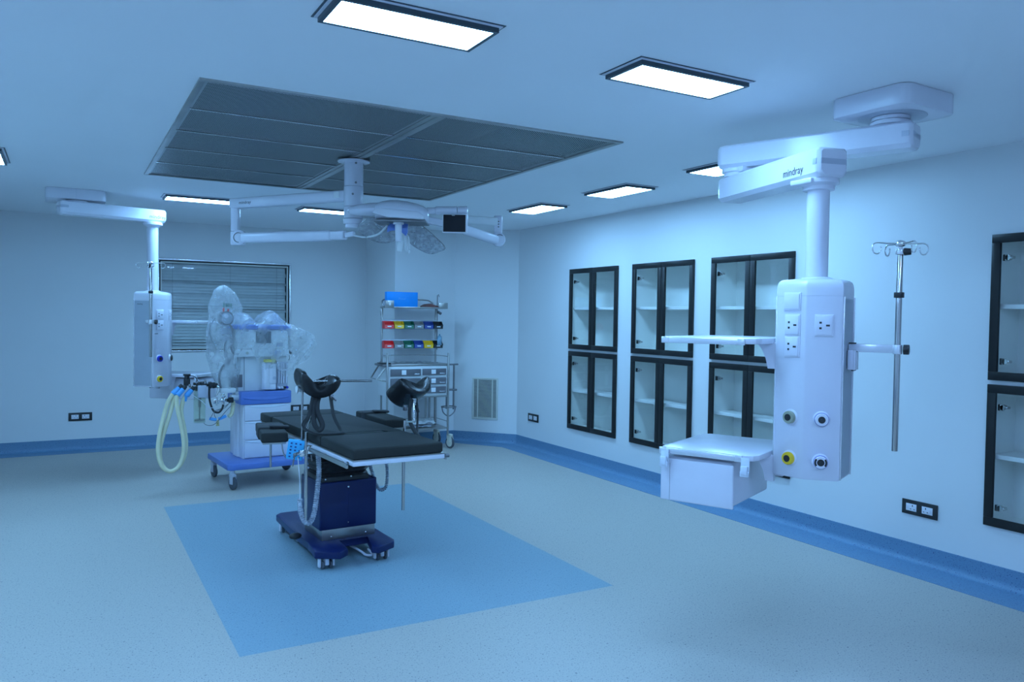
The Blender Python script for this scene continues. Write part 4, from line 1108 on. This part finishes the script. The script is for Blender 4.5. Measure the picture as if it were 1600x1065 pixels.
for z0, z1 in ((.588, .738), (.408, .582), (.238, .402)):
    b = MB(); b.box(-.188, .248, -.132, -.113, z0, z1, .005)
    d = b.build('drawer', 'white_enamel', t)
    b = MB(); rg = []
    for k in range(9):
        f = k / 8; x = -.185 + .43 * f; sg = .022 * (1 - (2 * f - 1) ** 2)
        rg.append([Vector((x, -.133, z1 - .004)), Vector((x, -.137, z1 - .006 - sg)), Vector((x, -.131, z1 - .012 - sg)), Vector((x, -.130, z1 - .004))])
    b.rings(rg); b.build('drawer_lip', 'clip_white', d)
b = MB(); b.box(-.225, .256, -.140, .33, .742, .862, .010, 3); ws = b.build('work_surface', 'royal_blue', t)
b = MB(); rg = []
for k in range(9):
    f = k / 8; x = -.20 + .43 * f; sg = .020 * (1 - (2 * f - 1) ** 2)
    rg.append([Vector((x, -.140, .812)), Vector((x, -.146, .806 - sg)), Vector((x, -.140, .796 - sg)), Vector((x, -.138, .812))])
b.rings(rg); b.build('pull_lip', 'royal_blue', ws)
b = MB(); b.box(-.22, .245, -.02, .30, .862, 1.19, .006); b.build('rear_housing', 'pale_plastic', t)
b = MB(); b.box(-.165, -.163, -.025, -.019, .87, 1.19); b.build('housing_seam', 'dark_line', t)
b = MB(); b.box(-.26, .248, -.09, .30, 1.19, 1.262, .008); gp = b.build('gauge_panel', 'pale_plastic', t)
for x, mname in ((-.155, 'grille_paint'), (.08, 'band_grey'), (.148, 'band_grey')):
    b = MB(); b.cyl((x, -.094, 1.226), (x, -.088, 1.226), .022 if x > 0 else .014, seg=20, bev=.001); b.cyl((x, -.0965, 1.226), (x, -.093, 1.226), .016 if x > 0 else .009, seg=20)
    b.build('gauge', mname, gp)
b = MB(); b.box(.112, .125, -.093, -.089, 1.205, 1.246, .001); b.build('blue_mark', 'royal_blue', gp)
b = MB(); b.box(-.258, .246, -.07, .28, 1.262, 1.448, .008); up_ = b.build('upper_housing', 'pale_plastic', t)
b = MB(); b.box(-.070, .076, -.076, -.069, 1.318, 1.432, .003); b.build('display_screen', 'screen_dim', up_)
b = MB(); b.box(.125, .19, -.074, -.069, 1.285, 1.32, .003); b.box(-.21, -.20, -.074, -.069, 1.34, 1.42, .001); b.build('control_keys', 'band_grey', up_)
b = MB(); b.box(-.27, .262, -.10, .30, 1.448, 1.492, .012, 3); top = b.build('top_tray', 'royal_blue', t)
# vaporiser and flow tubes
b = MB(); b.cyl((.035, -.065, .875), (.035, -.065, 1.13), .042, seg=26, bev=.004); b.box(.045, .118, -.11, -.03, .93, 1.12, .008); b.box(.045, .118, -.10, -.03, .872, .93, .006); va = b.build('vaporiser', 'white_plastic', t)
b = MB(); b.box(.015, .118, -.085, -.03, 1.135, 1.162, .004); b.build('yellow_label', 'yellow_label', va)
b = MB(); b.cyl((.10, -.117, .985), (.10, -.105, .985), .016, seg=18); b.build('dial', 'band_grey', va)
b = MB(); b.box(.060, .080, -.1125, -.109, 1.09, 1.095); b.build('dial_mark', 'dark_line', va)
b = MB(); b.box(.133, .240, -.075, -.02, .872, 1.135, .004); fl = b.build('flow_meter', 'band_grey', t)
for k in range(4):
    x = .151 + k * .0235
    b = MB(); b.cyl((x, -.083, .93), (x, -.083, 1.125), .0075, seg=14); b.build('flow_tube', 'white_enamel', fl)
for k, mm_ in enumerate(('white_enamel', 'white_enamel', 'black_plastic', 'outlet_blue')):
    x = .15 + k * .025
    b = MB(); b.cyl((x, -.115, .89), (x, -.075, .89), .0115, seg=14, bev=.001); b.build('flow_knob', mm_, fl)
b = MB(); b.cyl((.26, -.02, 1.24), (.285, -.05, 1.215), .012, seg=12); b.tube([(.262, -.03, 1.21), (.27, -.04, 1.17), (.258, -.04, 1.15)], .004); b.box(.25, .262, -.05, 0, 1.19, 1.29, .004); b.build('suction_regulator', 'black_plastic', t)
# absorber block, left side of machine
b = MB(); b.box(-.255, -.19, -.06, .06, .78, .86, .008); b.box(-.395, -.255, -.09, .04, .855, .90, .010); b.box(-.295, -.20, -.075, .0, .79, .835, .006); b.build('absorber_arm', 'pale_plastic', t)
b = MB(); b.box(-.29, -.205, -.026, -.0195, .90, 1.00, .002); b.build('ventilator_screen', 'drawer_grey', t)
b = MB(); b.box(-.245, -.180, -.0265, -.0195, .90, 1.02, .002); b.build('module_bay', 'drawer_grey', t)
b = MB(); b.cyl((-.298, -.14, .795), (-.338, -.14, .795), .026, seg=18, bev=.002); b.cyl((-.338, -.14, .795), (-.355, -.14, .795), .016, seg=14); b.build('outlet_cap', 'black_plastic', t)
b = MB(); b.cyl((-.385, -.13, .72), (-.385, -.13, .80), .012, seg=14); b.ball((-.385, -.13, .80), .026, (1.1, 1, .9), 14); b.cyl((-.40, -.13, .83), (-.37, -.13, .845), .020, seg=14, bev=.002); b.cyl((-.43, -.13, .79), (-.33, -.13, .79), .010, seg=12); b.box(-.47, -.42, -.14, -.12, .765, .81, .004); b.cyl((-.445, -.14, .75), (-.445, -.14, .83), .008, seg=10); b.build('valve_block', 'chrome', t)
b = MB()
for x, r_ in ((-.60, .026), (-.565, .030), (-.535, .024), (-.495, .032), (-.462, .028), (-.44, .022)): b.cyl((x - .013, -.10, .948 - (x + .6) * .10), (x + .013, -.10, .948 - (x + .6) * .10), r_, seg=18, bev=.003)
b.cyl((-.64, -.10, .955), (-.44, -.10, .930), .012, seg=14); b.cyl((-.695, -.10, 1.0), (-.695, -.10, .94), .028, seg=20, bev=.003); b.cyl((-.695, -.10, 1.03), (-.695, -.10, 1.0), .022, seg=20, bev=.002); b.cyl((-.695, -.10, 1.045), (-.695, -.10, 1.03), .032, seg=20, bev=.002)
b.box(-.625, -.565, -.13, -.06, .888, .93, .006); b.build('circuit_manifold', 'black_plastic', t)
b = MB(); b.cyl((-.69, -.10, .925), (-.69, -.10, .955), .027, seg=18); b.cyl((-.62, -.10, .965), (-.60, -.10, .965), .020, seg=18); b.cyl((-.53, -.10, .965), (-.55, -.10, .968), .022, seg=18); b.tube([(-.44, -.12, .93), (-.42, -.12, .91), (-.43, -.12, .87), (-.45, -.12, .83)], .009); b.build('manifold_fittings', 'chrome', t)
b = MB(); b.tube([(-.68, -.10, 1.025), (-.65, -.11, 1.028), (-.62, -.11, 1.01), (-.605, -.11, .975)], .004); b.build('sensor_cable', 'black_plastic', t)
b = MB(); b.lathe([(.048, .600), (.052, .598), (.052, .905), (.047, .905), (.047, .604)], Matrix.Translation((-.585, -.10, 0))); ca = b.build('absorber_canister', 'canister_clear', t)
b = MB(); b.cyl((-.585, -.10, .62), (-.585, -.10, .90), .006); b.cyl((-.585, -.10, .74), (-.585, -.10, .90), .014, seg=14); b.cyl((-.585, -.10, .615), (-.585, -.10, .625), .046, seg=20); b.build('canister_core', 'drawer_grey', ca)
b = MB(); b.box(-.61, -.535, -.155, -.10, .83, .94, .006); b.build('canister_bracket', 'band_grey', t)
b = MB(); b.tube([(-.505, -.12, .91), (-.505, -.12, .83), (-.492, -.12, .76), (-.468, -.13, .70), (-.43, -.14, .685), (-.40, -.14, .71), (-.385, -.14, .755)], .0095, seg=10); b.build('black_hose', 'black_plastic', t)
b = MB(); b.tube([(-.28, -.08, .78), (-.285, -.09, .72), (-.30, -.10, .66), (-.33, -.11, .64)], .018, seg=10, ribs=.1, ribn=30); b.build('elbow_hose', 'hose_pale', t)
b = MB(); b.tube([(-.50, -.11, .632), (-.47, -.115, .622), (-.44, -.12, .618)], .015, seg=12); b.tube([(-.42, -.12, .622), (-.39, -.115, .632), (-.355, -.11, .645)], .015, seg=12); b.build('blue_connector', 'cuff_blue', t)
b = MB(); b.cyl((-.43, -.12, .56), (-.43, -.12, .615), .016, .012, seg=14); b.build('water_trap', 'hose_milk', t)
for pts in ([(-.50, -.13, .63), (-.46, -.14, .70), (-.40, -.13, .72), (-.33, -.12, .76)], [(-.56, -.14, .60), (-.53, -.14, .575), (-.48, -.14, .572), (-.44, -.14, .60), (-.37, -.13, .68), (-.31, -.12, .74)],
            [(-.44, -.12, .62), (-.46, -.12, .67), (-.43, -.12, .70), (-.37, -.12, .72), (-.31, -.11, .78)], [(-.66, -.12, .86), (-.58, -.15, .80), (-.52, -.15, .74), (-.45, -.14, .73)]):
    b = MB(); b.tube(pts, .003, seg=6); b.build('sensor_line', 'drawer_grey' if pts[0][0] > -.65 else 'clip_white', t)
# breathing tubes: blue cuffs and two long pale loops
for i, (a, c) in enumerate((((-.765, -.13, .925), (-.82, -.13, .872)), ((-.735, -.14, .915), (-.785, -.14, .860)), ((-.660, -.13, .905), (-.705, -.13, .852)))):
    a, c = Vector(a), Vector(c); dd_ = (c - a)
    b = MB(); b.cyl(a - dd_ * .45, a, .018, .020, seg=16); b.build('hose_socket', 'black_plastic', t)
    b = MB(); b.cyl(a, c, .022, .025, seg=18, bev=.002); b.build('blue_cuff', 'cuff_blue', t)
b = MB(); b.cyl((-.705, -.12, .86), (-.712, -.12, .80), .018, .010, seg=16); b.build('blue_cuff', 'cuff_blue', t)
loop1 = [(-.82, -.13, .872), (-.86, -.13, .80), (-.90, -.13, .66), (-.935, -.14, .50), (-.945, -.15, .36), (-.915, -.15, .24), (-.85, -.15, .185), (-.78, -.15, .215), (-.735, -.14, .32), (-.73, -.14, .44), (-.75, -.14, .58), (-.775, -.14, .70), (-.79, -.14, .80), (-.787, -.14, .862)]
loop2 = [(-.705, -.11, .855), (-.73, -.11, .80), (-.745, -.11, .70), (-.72, -.12, .55), (-.705, -.12, .42), (-.72, -.12, .30), (-.775, -.12, .205), (-.85, -.12, .180), (-.91, -.12, .25), (-.925, -.12, .37), (-.895, -.12, .52), (-.85, -.12, .67), (-.815, -.12, .80), (-.80, -.12, .855)]
for lp_ in (loop1, loop2):
    b = MB(); b.tube(lp_, .0185, seg=12, sub=10, ribs=.05, ribn=170); b.build('breathing_tube', 'hose_pale', t)
# monitor arm, gauge and cables under the tall bag
b = MB(); b.cyl((-.335, .0, .90), (-.335, 0, 1.50), .014, seg=14); b.cyl((-.335, .02, .88), (-.335, .02, 1.14), .045, seg=20, bev=.004); b.cyl((-.335, .02, 1.0), (-.335, .02, 1.10), .05, seg=20); b.build('bellows_post', 'pale_plastic', t)
b = MB(); b.cyl((-.335, -.06, 1.552), (-.335, .03, 1.552), .066, seg=30, bev=.006); ga = b.build('pressure_gauge', 'drawer_grey', t)
b = MB(); b.cyl((-.335, -.066, 1.552), (-.335, -.058, 1.552), .053, seg=30, bev=.002); b.build('gauge_face', 'grey_panel', ga)
b = MB(); b.cyl((-.345, -.085, 1.573), (-.345, -.064, 1.573), .020, seg=18, bev=.003); b.build('gauge_cap', 'white_enamel', ga)
b = MB(); b.box(-.38, -.26, -.03, .03, 1.40, 1.46, .006); b.box(-.36, -.31, -.035, .035, 1.34, 1.38, .006); b.box(-.37, -.30, -.03, .03, 1.475, 1.492, .004); b.build('monitor_bracket', 'grey_panel', t)
b = MB(); b.box(-.355, -.345, -.02, .0, 1.63, 1.70); b.box(-.335, -.30, -.02, .0, 1.66, 1.69); b.box(-.29, -.28, -.02, 0, 1.65, 1.69, .002); b.build('cable_clips', 'bin_green', t)
b = MB(); b.cyl((-.350, -.02, 1.57), (-.356, -.02, 1.65), .010, seg=10); b.cyl((-.315, -.02, 1.60), (-.312, -.02, 1.64), .009, seg=10); b.build('red_leads', 'bin_red', t)
for i, pts in enumerate(([(-.40, 0, 1.57), (-.44, 0, 1.53), (-.475, 0, 1.45), (-.46, 0, 1.36), (-.42, 0, 1.27), (-.41, 0, 1.23)], [(-.30, -.03, 1.50), (-.27, -.04, 1.40), (-.29, -.04, 1.28), (-.26, -.04, 1.20), (-.30, -.05, 1.16), (-.37, -.05, 1.10), (-.40, -.05, 1.0), (-.385, -.05, .90)],
                         [(-.30, -.02, 1.45), (-.28, -.03, 1.32), (-.25, -.04, 1.24), (-.24, -.04, 1.14), (-.245, -.05, 1.0)], [(-.33, -.02, 1.36), (-.35, -.03, 1.26), (-.32, -.04, 1.18), (-.31, -.05, 1.12)])):
    b = MB(); b.tube(pts, (.004, .010, .006, .006)[i], seg=8); b.build('monitoring_cable', ('dark_line', 'drawer_grey', 'grey_panel', 'drawer_grey')[i], t)

def drape(name, label, rings_spec, mx, wr=.02, seed=0.0, n=56, folds=9):
    """crumpled clear bag: horizontal sections (z, cx, cy, rx, ry) pulled into folds"""
    b = MB(); rg = []
    for (z, cx, cy, rx, ry) in rings_spec:
        row = []
        for k in range(n):
            a = 2 * PI * k / n
            f = 1 + wr * 2.2 * noise.noise(Vector((math.cos(a) * 2.4 + seed, math.sin(a) * 2.4, z * 3.2))) + wr * math.sin(a * folds + z * 9 + seed) * .8
            f += wr * 1.4 * noise.noise(Vector((math.cos(a) * 7 + seed, math.sin(a) * 7, z * 14)))
            zz = z + .016 * noise.noise(Vector((a * 2, z * 9, seed)))
            row.append(Vector((cx + rx * f * math.cos(a), cy + ry * f * math.sin(a), zz)))
        rg.append(row)
    b.rings(rg, caps=False)
    f = b.bm.faces.new(list(reversed([v for v in b.bm.verts][-n:]))) if rings_spec[-1][3] > .001 else None
    o = b.build(name, 'clear_plastic', None, mx=mx)
    return tag(o, label, 'plastic cover')
def interp(sp, m):
    out = []
    for i in range(len(sp) - 1):
        for k in range(m):
            f = k / m; f2 = f * f * (3 - 2 * f) * .5 + f * .5
            out.append(tuple(a + (c - a) * f2 for a, c in zip(sp[i], sp[i + 1])))
    out.append(sp[-1]); return out
drape('plastic_cover', 'tall clear plastic bag pulled over the gauge post on the anaesthesia machine',
      interp([(.895, -.315, .0, .085, .09), (1.0, -.33, .0, .12, .11), (1.2, -.345, .0, .155, .13), (1.40, -.335, .0, .165, .13), (1.55, -.33, .0, .150, .13), (1.66, -.335, .0, .150, .12), (1.74, -.34, .0, .120, .10), (1.81, -.345, .0, .085, .07), (1.845, -.35, .0, .045, .04), (1.855, -.35, .0, .012, .01)], 5), AM, .045, 1.3)
# second sheet thrown over the top tray, with a peak and a tail to the right
b = MB(); NU, NV = 46, 22; rows = []
prof = [(-.30, 1.30), (-.275, 1.44), (-.24, 1.52), (-.19, 1.60), (-.12, 1.585), (-.06, 1.50), (.0, 1.56), (.06, 1.605), (.12, 1.622), (.18, 1.56), (.25, 1.515), (.33, 1.47), (.41, 1.44), (.47, 1.40), (.44, 1.33), (.36, 1.25), (.30, 1.20)]
P_ = resample(catmull([Vector((x, 0, z)) for x, z in prof], 6), NU)
for i, p in enumerate(P_):
    row = []
    for j in range(NV + 1):
        v = j / NV; y = -.115 + .42 * v
        q = Vector((p.x, y, p.z))
        e = max(0, abs(v - .45) * 2 - .35)
        q.z -= .10 * e * e * (1 if p.x < .27 else .3) + .0
        q.z = max(q.z, 1.500 + .004 * math.sin(i + j)) if -.265 < q.x < .262 and p.z > 1.49 else q.z
        nn_ = noise.noise(Vector((q.x * 9, q.y * 9, 2.0))); n2_ = noise.noise(Vector((q.x * 26, q.y * 20, 5.0)))
        q += Vector((.012 * nn_, .012 * n2_, max(-.0, .022 * nn_ + .012 * n2_)))
        row.append(q)
    # front fall of the sheet
    fall = []
    L_ = .30 + .22 * math.sin(p.x * 5 + .8) if p.x < .30 else .10
    for j in range(12, 0, -1):
        f = j / 12; z = row[0].z - L_ * f
        fall.append(Vector((row[0].x + .015 * math.sin(9 * f + p.x * 30) - .03 * f * math.sin(p.x * 9), -.150 - .012 * math.sin(p.x * 60 + f * 4) - .018 * noise.noise(Vector((p.x * 12, f * 5, 1))), z)))
    rows.append(fall + row)
b.rings(rows, close_ring=False, caps=False)
o = b.build('plastic_cover', 'clear_plastic', None, mx=AM); tag(o, 'crumpled clear plastic sheet draped over the blue top tray of the anaesthesia machine', 'plastic cover')

# ------------------------------------------------------------------ stainless instrument trolley
GA = R(-2)
GO = Vector((3.66, 8.90, 0)); GM = Matrix.Translation(GO) @ rotz(GA)
t = thing('instrument_trolley', 'stainless steel trolley with drawers, bin rails and top shelf in the corner', 'trolley', GO, GA)
fx0, fx1, fy, ry = -.385, .385, -.20, .20
rx0, rx1 = -.325, .375
for x, y, z0, z1, s in ((fx0, fy, .16, 1.16, 0), (fx1, fy, .16, 1.16, 0), (rx0, ry, .16, 1.71, 0), (rx1, ry, .16, 1.71, 0)):
    b = MB(); b.cyl((x, y, z0), (x, y, z1), .0125, seg=16, bev=.002); b.build('post', 'brushed_steel', t)
    m = Matrix.Translation((x + (.03 if x > 0 else -.0), y, 0)) @ rotz(R(20 if x > 0 else -30))
    b = MB(); b.cyl((-.012, .0, .07), (.012, .0, .07), .070, seg=30, bev=.006); w = b.build('caster', 'rubber_grey', t, mx=m)
    m2 = Matrix.Translation((x + (.03 if x > 0 else 0), y, 0)) @ rotz(R(70 if x > 0 else 60))
    b = MB(); b.cyl((-.0135, .0, .07), (.0135, .0, .07), .050, seg=26, bev=.003); b.build('wheel_disc', 'castor_cream', w, mx=m)
    b = MB(); b.prism([(-.05, .10), (-.03, .165), (.01, .175), (.045, .165), (.035, .11), (.012, .07), (-.012, .07)], -.019, -.0135, mx=m @ Matrix.Rotation(PI / 2, 4, 'Z') @ Matrix.Rotation(PI / 2, 4, 'X'), bev=.001)
    b.prism([(-.05, .10), (-.03, .165), (.01, .175), (.045, .165), (.035, .11), (.012, .07), (-.012, .07)], .0135, .019, mx=m @ Matrix.Rotation(PI / 2, 4, 'Z') @ Matrix.Rotation(PI / 2, 4, 'X'), bev=.001)
    b.box(-.019, .019, -.035, .035, .145, .175, .006, mx=m); b.build('caster_fork', 'castor_cream', w)
# worktop, gallery rail, cabinet
b = MB(); b.box(fx0 + .0, fx1 - .0, fy + .014, ry + .0, 1.000, 1.030, .004); b.build('worktop', 'brushed_steel', t)
for p0, p1 in (((fx0, fy, 1.115), (rx0, ry, 1.115)), ((rx0, ry, 1.115), (rx1, ry, 1.115)), ((fx1, fy, 1.115), (rx1, ry, 1.115))):
    b = MB(); b.cyl(p0, p1, .0045, seg=10); b.build('gallery_rail', 'steel', t)
b = MB(); b.box(fx0 + .012, fx1 - .012, fy + .012, ry - .012, .645, 1.000, .003); bd = b.build('drawer_cabinet', 'pale_plastic', t)
b = MB(); b.box(fx0 + .02, fx1, fy - .002, fy + .012, .628, .650, .002); b.build('lower_trim', 'brushed_steel', bd)
def tr_drawer(x0, x1, z0, z1):
    b = MB(); b.box(x0, x1, fy - .006, fy + .012, z0, z1, .003); d = b.build('drawer', 'drawer_grey', t)
    b = MB(); w_ = (x1 - x0)
    b.box(x0 + w_ * .36, x0 + w_ * .36 + .056, fy - .0085, fy - .005, z0 + .014, z1 - .012, .001); b.build('drawer_label', 'paper', d)
    b = MB(); b.box(x1 - .085, x1 - .02, fy - .014, fy - .005, z0 + .014, z0 + .026, .002); b.build('drawer_pull', 'silver_rail', d)
tr_drawer(.055, .355, .895, .972); tr_drawer(.055, .355, .785, .865); tr_drawer(.055, .355, .678, .756)
tr_drawer(-.345, .030, .890, .972); tr_drawer(-.345, .030, .678, .862)
b = MB(); b.box(fx0 + .0, fx1, fy + .01, ry, .240, .256, .003); b.build('bottom_shelf', 'brushed_steel', t)
for p0, p1 in (((fx0, fy, .33), (rx0, ry, .33)), ((rx0, ry, .33), (rx1, ry, .33)), ((fx1, fy, .33), (rx1, ry, .33))):
    b = MB(); b.cyl(p0, p1, .0045, seg=10); b.build('shelf_rail', 'steel', t)
for x in (.245, .295):
    b = MB(); b.cyl((x, .18, .33), (x, .18, .645), .013, seg=14); b.build('rear_tube', 'brushed_steel', t)
b = MB(); b.cyl((.345, .10, .255), (.345, .10, .645), .014, seg=14); b.build('rear_tube', 'brushed_steel', t)
# left folding handle, right side hanger
b = MB(); b.tube([(fx0 + .01, fy + .02, 1.02), (fx0 - .13, fy + .00, .86), (fx0 - .12, fy + .24, .86), (fx0 + .05, ry, 1.04)], .010, sub=1, seg=10); b.tube([(fx0 - .128, fy + .01, .865), (fx0 - .06, fy + .0, .84), (fx0 + .0, fy + .01, .83)], .008, sub=1); b.build('push_handle', 'brushed_steel', t)
b = MB(); b.box(fx0 - .06, fx0 + .05, fy + .0, ry - .1, 1.005, 1.030, .004); b.build('side_tray', 'dark_steel', t)
b = MB(); b.box(fx1, fx1 + .135, fy + .01, fy + .035, 1.008, 1.028, .004); b.cyl((fx1 + .08, fy + .02, 1.01), (fx1 + .08, fy + .02, .47), .011, seg=12); b.cyl((fx1 - .01, fy + .02, .712), (fx1 + .12, fy + .02, .708), .012, seg=12); b.cyl((fx1 + .02, fy + .1, 1.01), (fx1 + .02, fy + .1, .47), .010, seg=12)
b.build('side_hanger', 'dark_steel', t)
b = MB(); hc = Vector((fx1 + .035, fy + .06, .50)); pts = [hc + Vector((.09 * math.cos(2 * PI * k / 20), .09 * math.sin(2 * PI * k / 20), 0)) for k in range(21)]
b.tube(pts, .007, sub=1, seg=8); b.tube([hc + Vector((-.09, 0, 0)), hc + Vector((-.07, 0, -.07)), hc + Vector((0, 0, -.115)), hc + Vector((.07, 0, -.07)), hc + Vector((.09, 0, 0))], .007, seg=8); b.build('bucket_ring', 'dark_steel', t)
# uprights, bin rails and top shelf
b = MB(); b.box(rx0 - .02, .445, ry - .20, ry + .02, 1.690, 1.708, .003); b.box(.33, .45, ry - .205, ry - .19, 1.690, 1.765, .003); b.box(rx0 - .03, rx0 + .08, ry - .210, ry - .195, 1.690, 1.78, .003); b.build('top_shelf', 'brushed_steel', t)
b = MB(); b.box(rx0 + .02, rx0 + .04, ry - .213, ry - .209, 1.72, 1.755, .001); b.build('shelf_tag', 'paper', t)
b = MB(); b.tube([(rx0, ry - .06, 1.71), (rx0 + .02, ry, 1.79), (.0, ry, 1.80), (.25, ry + .01, 1.795), (.30, ry + .01, 1.78), (.34, ry + .01, 1.755)], .009, sub=4, seg=10); b.build('top_handle', 'brushed_steel', t)
for z in (1.49, 1.255):
    b = MB(); b.box(rx0 - .01, rx1 + .01, ry - .030, ry - .012, z - .055, z + .055, .002); b.build('bin_rail', 'grey_panel', t)
b = MB(); b.cyl((.405, ry + .028, 1.86), (.405, ry + .028, 1.18), .006, seg=10); b.tube([(.405, ry + .028, 1.855), (.42, ry + .028, 1.87), (.428, ry + .028, 1.84)], .004); b.cyl((.405, ry + .01, 1.655), (.45, ry + .01, 1.63), .018, seg=12, bev=.003); b.build('accessory_pole', 'dark_steel', t)
b = MB(); b.cyl((rx0 - .03, ry - .05, 1.66), (rx0 - .03, ry - .05, 1.60), .009, seg=10); b.build('rail_hook', 'steel', t)

def bin_mesh():
    """open stacking bin with a cut-down front"""
    b = MB(); w, d, h, e = .059, .10, .088, .003
    for s in (-1, 1):
        side = [(0, .0), (-d + .012, .0), (-d, .045), (-d + .022, .062), (-d + .045, h), (0, h)]
        x0, x1 = sorted((s * w, s * (w - e)))
        m = Matrix.Translation((0, 0, 0)) @ Matrix(((0, 0, 1, 0), (1, 0, 0, 0), (0, 1, 0, 0), (0, 0, 0, 1)))
        b.prism(side, x0, x1, mx=m)
    b.box(-w + e, w - e, -d + .012, 0, 0, e); b.box(-w + e, w - e, -e, 0, e, h)
    m = Matrix.Translation((0, -d + .006, .022)) @ Matrix.Rotation(R(-14), 4, 'X')
    b.box(-w + e, w - e, -.002, .002, -.024, .024, .001, mx=m)
    return b
cols = {'red': 'bin_red', 'yellow': 'bin_yellow', 'green': 'bin_green', 'grey': 'bin_grey', 'blue': 'bin_blue', 'black': 'bin_black'}
rowsb = [('upper', 1.445, ['red', 'yellow', 'green', 'grey', 'blue', 'black'], 'storage bins on the upper rail of the trolley'),
         ('lower', 1.208, ['red', 'grey', 'green', 'blue', 'yellow', 'black'], 'storage bins on the lower rail of the trolley')]
protos = {}
for rn, z, seq, grp in rowsb:
    for k, cn in enumerate(seq):
        x = rx0 + .052 + k * .127
        p = GM @ Vector((x, ry - .032, z))
        if cn not in protos:
            r_ = thing('storage_bin', '', 'storage bin', p, GA, grp)
            bo = bin_mesh().build('bin_body', cols[cn], r_, smooth=False)
            lb = MB(); m = Matrix.Translation((.0, -.0985, .024)) @ Matrix.Rotation(R(-14), 4, 'X'); lb.box(-.024, .024, -.0015, .0005, -.006, .006, mx=m); lb.build('bin_label', 'paper', r_, smooth=False)
            protos[cn] = r_
        else:
            r_ = copy_tree(protos[cn]); r_.location = p; r_['group'] = grp
        extra = {('upper', 'grey'): 'smoky grey'}.get((rn, cn), cn)
        r_['label'] = f'{extra} plastic storage bin in the {rn} row of bins on the trolley'
# things on the trolley
p = GM @ Vector((-.105, ry - .07, 1.708))
tb = thing('cardboard_box', 'bright blue cardboard box standing on the top shelf of the trolley', 'box', p, GA)
b = MB(); b.box(-.195, .195, -.045, .045, .0005, .178, .002); b.build('box_body', 'box_blue', tb)
text('Prosur', .038, 'box_lettering', tb, face_mx((-.01, -.0462, .095), (1, 0, 0)), 'box_print', shear=.35, width=.095)
b = MB(); m = GM @ Matrix.Translation((.27, ry - .105, 1.7085))
rg = []
for k in range(9):
    f = k / 8; x = -.125 + .25 * f; h = .012 + .030 * math.sin(PI * min(1, f * 1.25)) ** .6
    rg.append([Vector((x, -.06 + .02 * (1 - f), .0005)), Vector((x, .06, .0005)), Vector((x, .055, h)), Vector((x, .0, h + .006 * math.sin(k * 2))), Vector((x, -.055 + .02 * (1 - f), h * .8))])
b.rings(rg); o = b.build('instrument_pouch', 'dark_pouch', None, mx=m); tag(o, 'dark red-brown pouch lying on the right end of the trolley top shelf', 'pouch')
b = MB(); b.lathe([(.001, 0), (.027, 0), (.028, .01), (.028, .095), (.020, .112), (.010, .118), (.010, .135), (.001, .136)], GM @ Matrix.Translation((.365, ry - .155, 1.245))); o = b.build('plastic_bottle', 'bottle_blue', None); tag(o, 'pale blue plastic bottle standing in the black bin of the lower row', 'bottle')
b = MB(); rg = []
for i in range(25):
    x = -.30 + .58 * i / 24
    rg.append([Vector((x, -.13 + .29 * j / 10, .004 + .020 * abs(noise.noise(Vector((x * 7, j * .7, 3)))) + .004 * math.sin(j * 2 + i))) for j in range(11)])
b.rings(rg, close_ring=False, caps=False); o = b.build('plastic_sheet', 'sleeve_clear', None, mx=GM @ Matrix.Translation((0, 0, 1.031)), recalc=False); tag(o, 'crumpled clear plastic sheet lying on the worktop of the trolley', 'plastic sheet')
for k, (x, y, rz_, nm) in enumerate(((.06, -.03, .2, 'lowest'), (.13, -.02, -.15, 'middle'), (.09, -.03, .1, 'topmost'))):
    b = MB(); rg = []
    for i in range(15):
        xx = -.15 + .30 * i / 14
        rg.append([Vector((xx, -.11 + .22 * j / 8, .006 + .050 * abs(noise.noise(Vector((xx * 9 + k * 5, j * .8, 1)))))) for j in range(9)])
    b.rings(rg, close_ring=False, caps=False)
    m = GM @ Matrix.Translation((x, y, .257 + .034 * k)) @ rotz(rz_)
    o = b.build('wrapped_packet', ('clip_white', 'paper', 'clear_plastic')[k], None, mx=m, recalc=False)
    tag(o, f'crumpled wrapped packet on the bottom shelf of the trolley, {nm} of the pile', 'packet', 'packets on the bottom shelf of the trolley')
b = MB(); b.lathe([(.05, .0), (.085, .03), (.115, .115), (.112, .115), (.082, .033), (.048, .004)], GM @ Matrix.Translation((-.235, -.02, .257)), 32); o = b.build('plastic_bowl', 'bowl_green', None); tag(o, 'translucent green bowl on the bottom shelf of the trolley', 'bowl')
b = MB(); b.box(-.055, .055, -.09, .09, 0, .012, .003, mx=GM @ Matrix.Translation((fx0 + .0, fy + .12, 1.031))); o = b.build('tablet', 'black_plastic', None); tag(o, 'flat black tablet lying on the left end of the trolley worktop', 'tablet')
